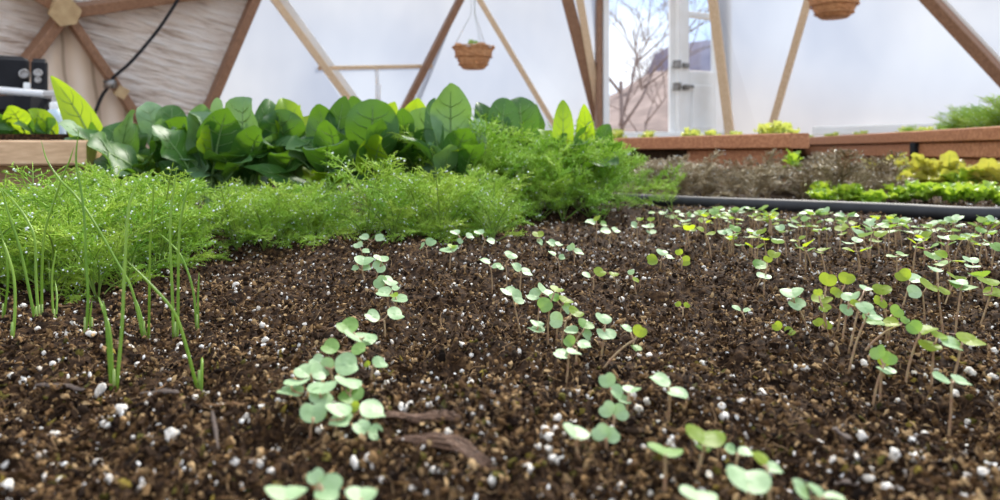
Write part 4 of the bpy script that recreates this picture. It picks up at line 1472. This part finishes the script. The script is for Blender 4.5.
# door leaf, turned slightly
leafo = bpy.data.objects.new('door_leaf', None); COL.objects.link(leafo); leafo.parent = door
A = P(677, 0, YD + .08); B = P(727, 0, YD + .30)
th = math.atan2(B.y - A.y, B.x - A.x)


def leafbox(mb, x0, x1, y0, y1, d=.04, off=0.):
    a = P(x0, y0, YD + .08); b = P(x1, y1, YD + .08)
    u0 = (x0 - 677) / 50.; u1 = (x1 - 677) / 50.
    p0 = A.lerp(B, u0); p1 = A.lerp(B, u1)
    c = (p0 + p1) / 2
    nrm = Vector((math.sin(th), -math.cos(th), 0))
    c = c + nrm * off
    box(mb, (c.x, c.y, (a.z + b.z) / 2), ((Vector((p1.x, p1.y)) - Vector((p0.x, p0.y))).length, d, abs(a.z - b.z)), .004, 0, th)


mb = MB()
leafbox(mb, 677, 687, -136, 245); leafbox(mb, 712, 727, -136, 245); leafbox(mb, 687, 712, -136, -120); leafbox(mb, 687, 712, 70, 245); leafbox(mb, 687, 712, 10, 16)
link('leaf_frame', mb.mesh('leaf_frame', M['white'], False, dl), leafo)
mb = MB(); leafbox(mb, 689, 710, 84, 128, .012, .024)
link('lower_panel', mb.mesh('lower_panel', M['white'], False, dl), leafo)
mb = MB(); leafbox(mb, 687, 712, -120, 70, .006)
link('pane', mb.mesh('pane', M['glass'], False, dl), leafo)
for y in (65, 87):
    mb = MB(); leafbox(mb, 672, 676, y - 4, y + 4, .05, .03); leafbox(mb, 680, 685, y - 2, y + 3, .03, .03)
    if y == 87: leafbox(mb, 679, 688, 85, 88, .02, .05)
    link('latch', mb.mesh('latch', M['metal'], False, dl), leafo)
link('sill_board', (lambda m: (vbar(m, 600, 733, 132, 150, YD + .05, .12), m)[1])(MB()).mesh('sill_board', M['white'], False, dl), door)

# ------------------------------------------------------------------ hanging baskets
def basket(px, py, Y, wpx, hpx, label, sprig):
    R = wpx / 2 / F * Y; hh = hpx / F * Y
    top = P(px, py, Y)
    base = top - UP * hh
    root = thing('hanging_basket', label, 'hanging basket', base)
    mb = MB(); vs = []; fs = []
    NT, NZ = 48, 12
    prof = []
    for i in range(NZ + 1):
        t = i / NZ
        prof.append((R * (.52 + .48 * t ** .75) * (1 + .03 * math.sin(t * 22)), hh * t))
    ring = [(0, 0)] + prof + [(R * .93, hh * 1.0), (R * .85, hh * .8), (0, hh * .78)]
    for (r, z) in ring:
        for k in range(NT):
            thh = 2 * PI * k / NT
            rr = r * (1 + .025 * math.sin(12 * thh) * (1 if z > hh * .15 else .3))
            vs.append(Vector((rr * math.cos(thh), rr * math.sin(thh), z + (.10 * hh * math.sin(5 * thh + 1) if z > .95 * hh else 0))))
    for i in range(len(ring) - 1):
        for k in range(NT):
            fs.append((i * NT + k, i * NT + (k + 1) % NT, i * NT + NT + (k + 1) % NT, i * NT + NT + k))
    mb.add(vs, fs)
    link('bowl', mb.mesh('bowl', M['coir']), root)
    mb = MB()
    for zf, rf in ((.97, 1.03), (.55, .90), (.2, .72)):
        tube(mb, [Vector((R * rf * math.cos(a), R * rf * math.sin(a), hh * zf)) for a in [2 * PI * k / 32 for k in range(33)]], R * .035, 6)
    link('rim_band', mb.mesh('rim_band', M['coir']), root)
    mb = MB()
    hook = Vector((0, 0, hh + 1.05))
    for k in range(3):
        a = 2 * PI * k / 3 + .9
        tube(mb, [Vector((R * math.cos(a), R * math.sin(a), hh)), Vector((R * .12 * math.cos(a), R * .12 * math.sin(a), hh + R * 1.6)), hook], .0018, 5)
    link('hanger', mb.mesh('hanger', M['wire']), root)
    if sprig:
        for k in range(sprig):
            a = random.uniform(0, 6.28)
            mb = MB()
            d = Vector((math.cos(a) * .4, math.sin(a) * .4, 1)).normalized() * random.uniform(.04, .09)
            b0_ = Vector((random.uniform(-.04, .04), random.uniform(-.04, .04), hh * .78))
            tube(mb, [b0_, b0_ + d * .6, b0_ + d], [.003, .0025, .001], 5)
            e = b0_ + d
            leaf_disc(mb, e, Vector((1, 0, 0)), Vector((0, .5, .8)), Vector((0, -.8, .5)), .014, (0, -1))
            link('sprig', mb.mesh('sprig', M['dill_stem']), root)


basket(473.5, 47, 3.9, 41, 22, 'brown woven hanging basket with a tiny sprig, hung left of the door', 4)
basket(834, -5, 3.5, 50, 23, 'brown woven hanging basket at the top edge, hung right of the door', 2)

# ------------------------------------------------------------------ equipment at far left
def gear(px0, px1, py0, py1, Y, dial, label):
    yaw = .58; k = math.cos(yaw)
    a = P(px0, py0, Y); b = P(px1, py1, Y)
    R = Matrix.Rotation(yaw, 3, 'Z')
    wd = (b.x - a.x) * k; hg = a.z - b.z; dp = .07
    fc = Vector(((a.x + b.x) / 2, Y, b.z))
    c = fc + R @ Vector((0, dp / 2, 0))
    root = thing('black_case', label, 'case', c)
    mb = MB(); box(mb, c + UP * (hg / 2), (wd, dp, hg), .008, 0, yaw)
    box(mb, c + UP * hg, (wd * .8, .05, .012), .004, 0, yaw)
    link('body', mb.mesh('body', M['black'], False, c), root)
    for (dx, dy, r) in dial:
        p = fc + R @ Vector(((dx - (px0 + px1) / 2) / F * Y * k, -.004, P(dx, dy, Y).z - fc.z))
        mb = MB()
        vs = []; fs = []
        for j, (rr, yy) in enumerate(((r, .02), (r, 0), (r * .75, -.008), (r * .7, -.002), (0, -.002))):
            for q in range(20):
                t = 2 * PI * q / 20
                vs.append(p + R @ Vector((rr * math.cos(t), yy, rr * math.sin(t))))
        for j in range(4):
            for q in range(20):
                fs.append((j * 20 + q, j * 20 + (q + 1) % 20, j * 20 + 20 + (q + 1) % 20, j * 20 + 20 + q))
        mb.add(vs, fs)
        link('dial', mb.mesh('dial', M['grey_dial'], True, c), root)
    return root, c


r1, c1 = gear(-20, 29, 57, 92, 2.3, [(24, 73, .016)], 'black plastic case with one grey dial, left of its pair')
mb = MB(); box(mb, P(27, 86, 2.285), (.02, .01, .022), .003, 0, .58); link('white_tag', mb.mesh('white_tag', M['white'], False, c1), r1)
r2, c2 = gear(31, 48, 60, 92, 2.3, [(38, 73, .013), (38, 80, .010)], 'narrow black plastic case with two grey dials, right of its pair')
Y = 2.25
mb = MB(); tube(mb, [P(-40, 87, Y), P(66, 96.5, Y)], .013, 12)
c = P(20, 92, Y)
o = link('white_pipe', mb.mesh('white_pipe', M['white_pipe'], True, c), None, c)
tag(o, 'white plastic pipe running level below the black cases', 'pipe')
a = P(-40, 98.5, 2.25); b = P(46, 150, 2.25)
c = Vector(((a.x + b.x) / 2, 2.30, -.55))
mb = MB(); hgt = a.z + .55
for z0_, s0 in ((0, .9), (.96, 1.0)):
    pass
vs = []
for z, s in ((0, .86), (hgt * .95, .98), (hgt * .95, 1.06), (hgt, 1.06), (hgt, .94), (hgt * .2, .84)):
    for (ux, uy) in [(-1, -.8), (-.8, -1), (.8, -1), (1, -.8), (1, .8), (.8, 1), (-.8, 1), (-1, .8)]:
        vs.append(c + Vector((ux * s * (b.x - a.x) / 2, uy * s * .16, z)))
fs = [tuple(range(7, -1, -1)), tuple(40 + k for k in range(8))]
for i in range(5):
    for k in range(8):
        fs.append((i * 8 + k, i * 8 + (k + 1) % 8, i * 8 + 8 + (k + 1) % 8, i * 8 + 8 + k))
mb.add(vs, fs)
o = link('black_tub', mb.mesh('black_tub', M['black'], False, c), None, c)
tag(o, 'tall black plastic tub behind the left plant', 'tub')
# spray bottle
c = P(55, 137, 1.9); c.z = zt
root = thing('spray_bottle', 'pale plastic bottle with a white collar behind the left board', 'bottle', c)


def lathe(mb, c, prof, n=20):
    vs = []; fs = []
    for r, z in prof:
        for k in range(n):
            t = 2 * PI * k / n
            vs.append(c + Vector((r * math.cos(t), r * math.sin(t), z)))
    for i in range(len(prof) - 1):
        for k in range(n):
            fs.append((i * n + k, i * n + (k + 1) % n, i * n + n + (k + 1) % n, i * n + n + k))
    mb.add(vs, fs)


M['blue_plastic'] = pmat('blue_plastic', [(.3, (.45, .56, .62)), (.7, (.60, .68, .74))], 20, .3)
mb = MB(); lathe(mb, c, [(0, 0), (.024, 0), (.026, .01), (.026, .06), (.018, .075), (.011, .082)]); link('body', mb.mesh('body', M['blue_plastic'], True, c), root)
mb = MB(); lathe(mb, c, [(.0125, .080), (.013, .098), (.009, .100), (0, .1)]); link('collar', mb.mesh('collar', M['white'], True, c), root)
mb = MB(); tube(mb, [c + UP * .098, c + UP * .115], .008, 10); box(mb, c + Vector((-.008, 0, .122)), (.045, .016, .018), .004); link('trigger_head', mb.mesh('trigger_head', M['grey_dial'], False, c), root)

# ------------------------------------------------------------------ floor, ground, hills, trees outside
def slab(name, poly, z, th, mat, label=None):
    mb = MB(); k = len(poly)
    vs = [Vector((x, y, z)) for x, y in poly] + [Vector((x, y, z - th)) for x, y in poly]
    mb.add(vs, [tuple(range(k)), tuple(range(2 * k - 1, k - 1, -1))] + [(i, k + i, k + (i + 1) % k, (i + 1) % k) for i in range(k)])
    o = link(name, mb.mesh(name, M[mat], False))
    tag(o, label, None, None, 'structure')
    return o


slab('floor', [(CEN.x + 3.6 * math.cos(a), CEN.y + 3.6 * math.sin(a)) for a in [2 * PI * k / 40 for k in range(40)]], -.55, .1, 'path')
slab('ground', [(-400, -200), (400, -200), (400, 500), (-400, 500)], -.66, .1, 'dry')


def ridge(name, Y, prof, mat, depth, label, amp):
    mb = MB(); vs = []; fs = []
    xs = np.linspace(prof[0][0], prof[-1][0], 140)
    ys_ = np.interp(xs, [p[0] for p in prof], [p[1] for p in prof])
    NZ = 26
    for i, (px, py) in enumerate(zip(xs, ys_)):
        top = P(px, py, Y)
        ht = top.z + .6
        for k in range(NZ + 1):
            t = k / NZ
            n = (float(vnoise(np.array([px * .05]), np.array([t * 6]), 21)[0]) - .5) * amp + (float(vnoise(np.array([px * .2]), np.array([t * 20]), 22)[0]) - .5) * amp * .4
            # slope climbs away from the dome, then falls behind the crest
            yy = Y - depth * (1 - t)
            sc = yy / Y
            vs.append(Vector((top.x * (.4 + .6 * sc) if False else top.x, yy + n, -.6 + ht * (t ** .8) + n * .08)))
    for i in range(len(xs) - 1):
        for k in range(NZ):
            a_ = i * (NZ + 1) + k
            fs.append((a_, a_ + NZ + 1, a_ + NZ + 2, a_ + 1))
    mb.add(vs, fs)
    o = link(name, mb.mesh(name, M[mat]))
    tag(o, label, None, None, 'structure')


ridge('hill', 90, [(-200, 128), (300, 122), (500, 116), (580, 106), (612, 95), (640, 78), (655, 71), (690, 70), (720, 72), (800, 80), (900, 92), (1100, 108), (1500, 120)], 'hill', 30, 'dry brown hillside beyond the doorway', 3)
ridge('mountain', 320, [(-200, 132), (400, 122), (600, 112), (643, 84), (648, 64), (656, 54), (668, 47), (690, 43), (700, 40), (760, 44), (820, 70), (1000, 110), (1500, 130)], 'mountain', 60, 'purple rocky mountain behind the hillside', 8)


def bare_tree(px, Y, hgt, label, seed):
    random.seed(seed)
    b = Vector(((px - 500) / F * Y, Y, -.6))
    root = thing('bare_tree', label, 'tree', b, None)
    tb, bb = MB(), MB()

    def grow(mb, p, d, l, r, dep):
        e = p + d * l
        m = (p + e) / 2 + Vector((random.uniform(-.1, .1), random.uniform(-.1, .1), 0)) * l * .6
        tube(mb, [p, m, e], [r, r * .85, r * .7], 5)
        if dep == 0: return
        for k in range(3 if dep > 1 else 4):
            a = Vector((random.uniform(-1, 1), random.uniform(-1, 1), random.uniform(-.25, .6)))
            grow(bb, p.lerp(e, random.uniform(.55, 1)), (d * .75 + a * .75).normalized(), l * random.uniform(.6, .85), r * .58, dep - 1)
    grow(tb, b, Vector((random.uniform(-.1, .1), 0, 1)).normalized(), hgt * .3, hgt * .0075, 5)
    link('trunk', tb.mesh('trunk', M['twig'], True, b), root)
    link('branches', bb.mesh('branches', M['twig'], True, b), root)


bare_tree(618, 11, 6.0, 'bare leafless tree seen through the left of the doorway', 5)
bare_tree(646, 16, 4.6, 'smaller bare tree further off, low in the doorway', 9)

# ------------------------------------------------------------------ light, sky, camera
w = bpy.data.worlds.new('World'); SC.world = w
w.use_nodes = True
nt = w.node_tree; nt.nodes.clear()
out = nt.nodes.new('ShaderNodeOutputWorld'); bg = nt.nodes.new('ShaderNodeBackground')
tc = nt.nodes.new('ShaderNodeTexCoord')
mp = nt.nodes.new('ShaderNodeMapping'); mp.inputs['Scale'].default_value = (1.6, 1.6, 3.5); mp.inputs['Location'].default_value = (.3, .1, .2)
L(nt, tc.outputs['Generated'], mp.inputs['Vector'])
n = nt.nodes.new('ShaderNodeTexNoise'); n.inputs['Scale'].default_value = 1.5; n.inputs['Detail'].default_value = 5
L(nt, mp.outputs['Vector'], n.inputs['Vector'])
r = ramp(nt, n.outputs['Fac'], [(.42, (.50, .66, .92)), (.60, (1.0, .99, .97))])
L(nt, r.outputs['Color'], bg.inputs['Color'])
bg.inputs['Strength'].default_value = 1.5
L(nt, bg.outputs[0], out.inputs['Surface'])

sun = bpy.data.lights.new('sun', 'SUN'); sun.energy = 4.6; sun.angle = math.radians(8); sun.color = (1, .95, .86)
so = bpy.data.objects.new('sun', sun); COL.objects.link(so)
dv = Vector((-.35, -.75, -.80)).normalized()
so.rotation_euler = dv.to_track_quat('-Z', 'Y').to_euler()

cam = bpy.data.cameras.new('camera'); co = bpy.data.objects.new('camera', cam); COL.objects.link(co)
co.location = EYE; co.rotation_euler = (PI / 2, 0, 0)
cam.sensor_width = 36; cam.lens = F * 36 / 1000
cam.shift_y = -.1
cam.clip_start = .01; cam.clip_end = 2000
cam.dof.use_dof = True; cam.dof.focus_distance = .54; cam.dof.aperture_fstop = cam.lens / 2.6
SC.camera = co

SC.view_settings.view_transform = 'Standard'
SC.view_settings.look = 'None'
SC.view_settings.exposure = .15
SC.view_settings.gamma = 1
SC.view_settings.use_curve_mapping = False
SC.cycles.use_denoising = True
SC.cycles.max_bounces = 8
SC.cycles.transparent_max_bounces = 16
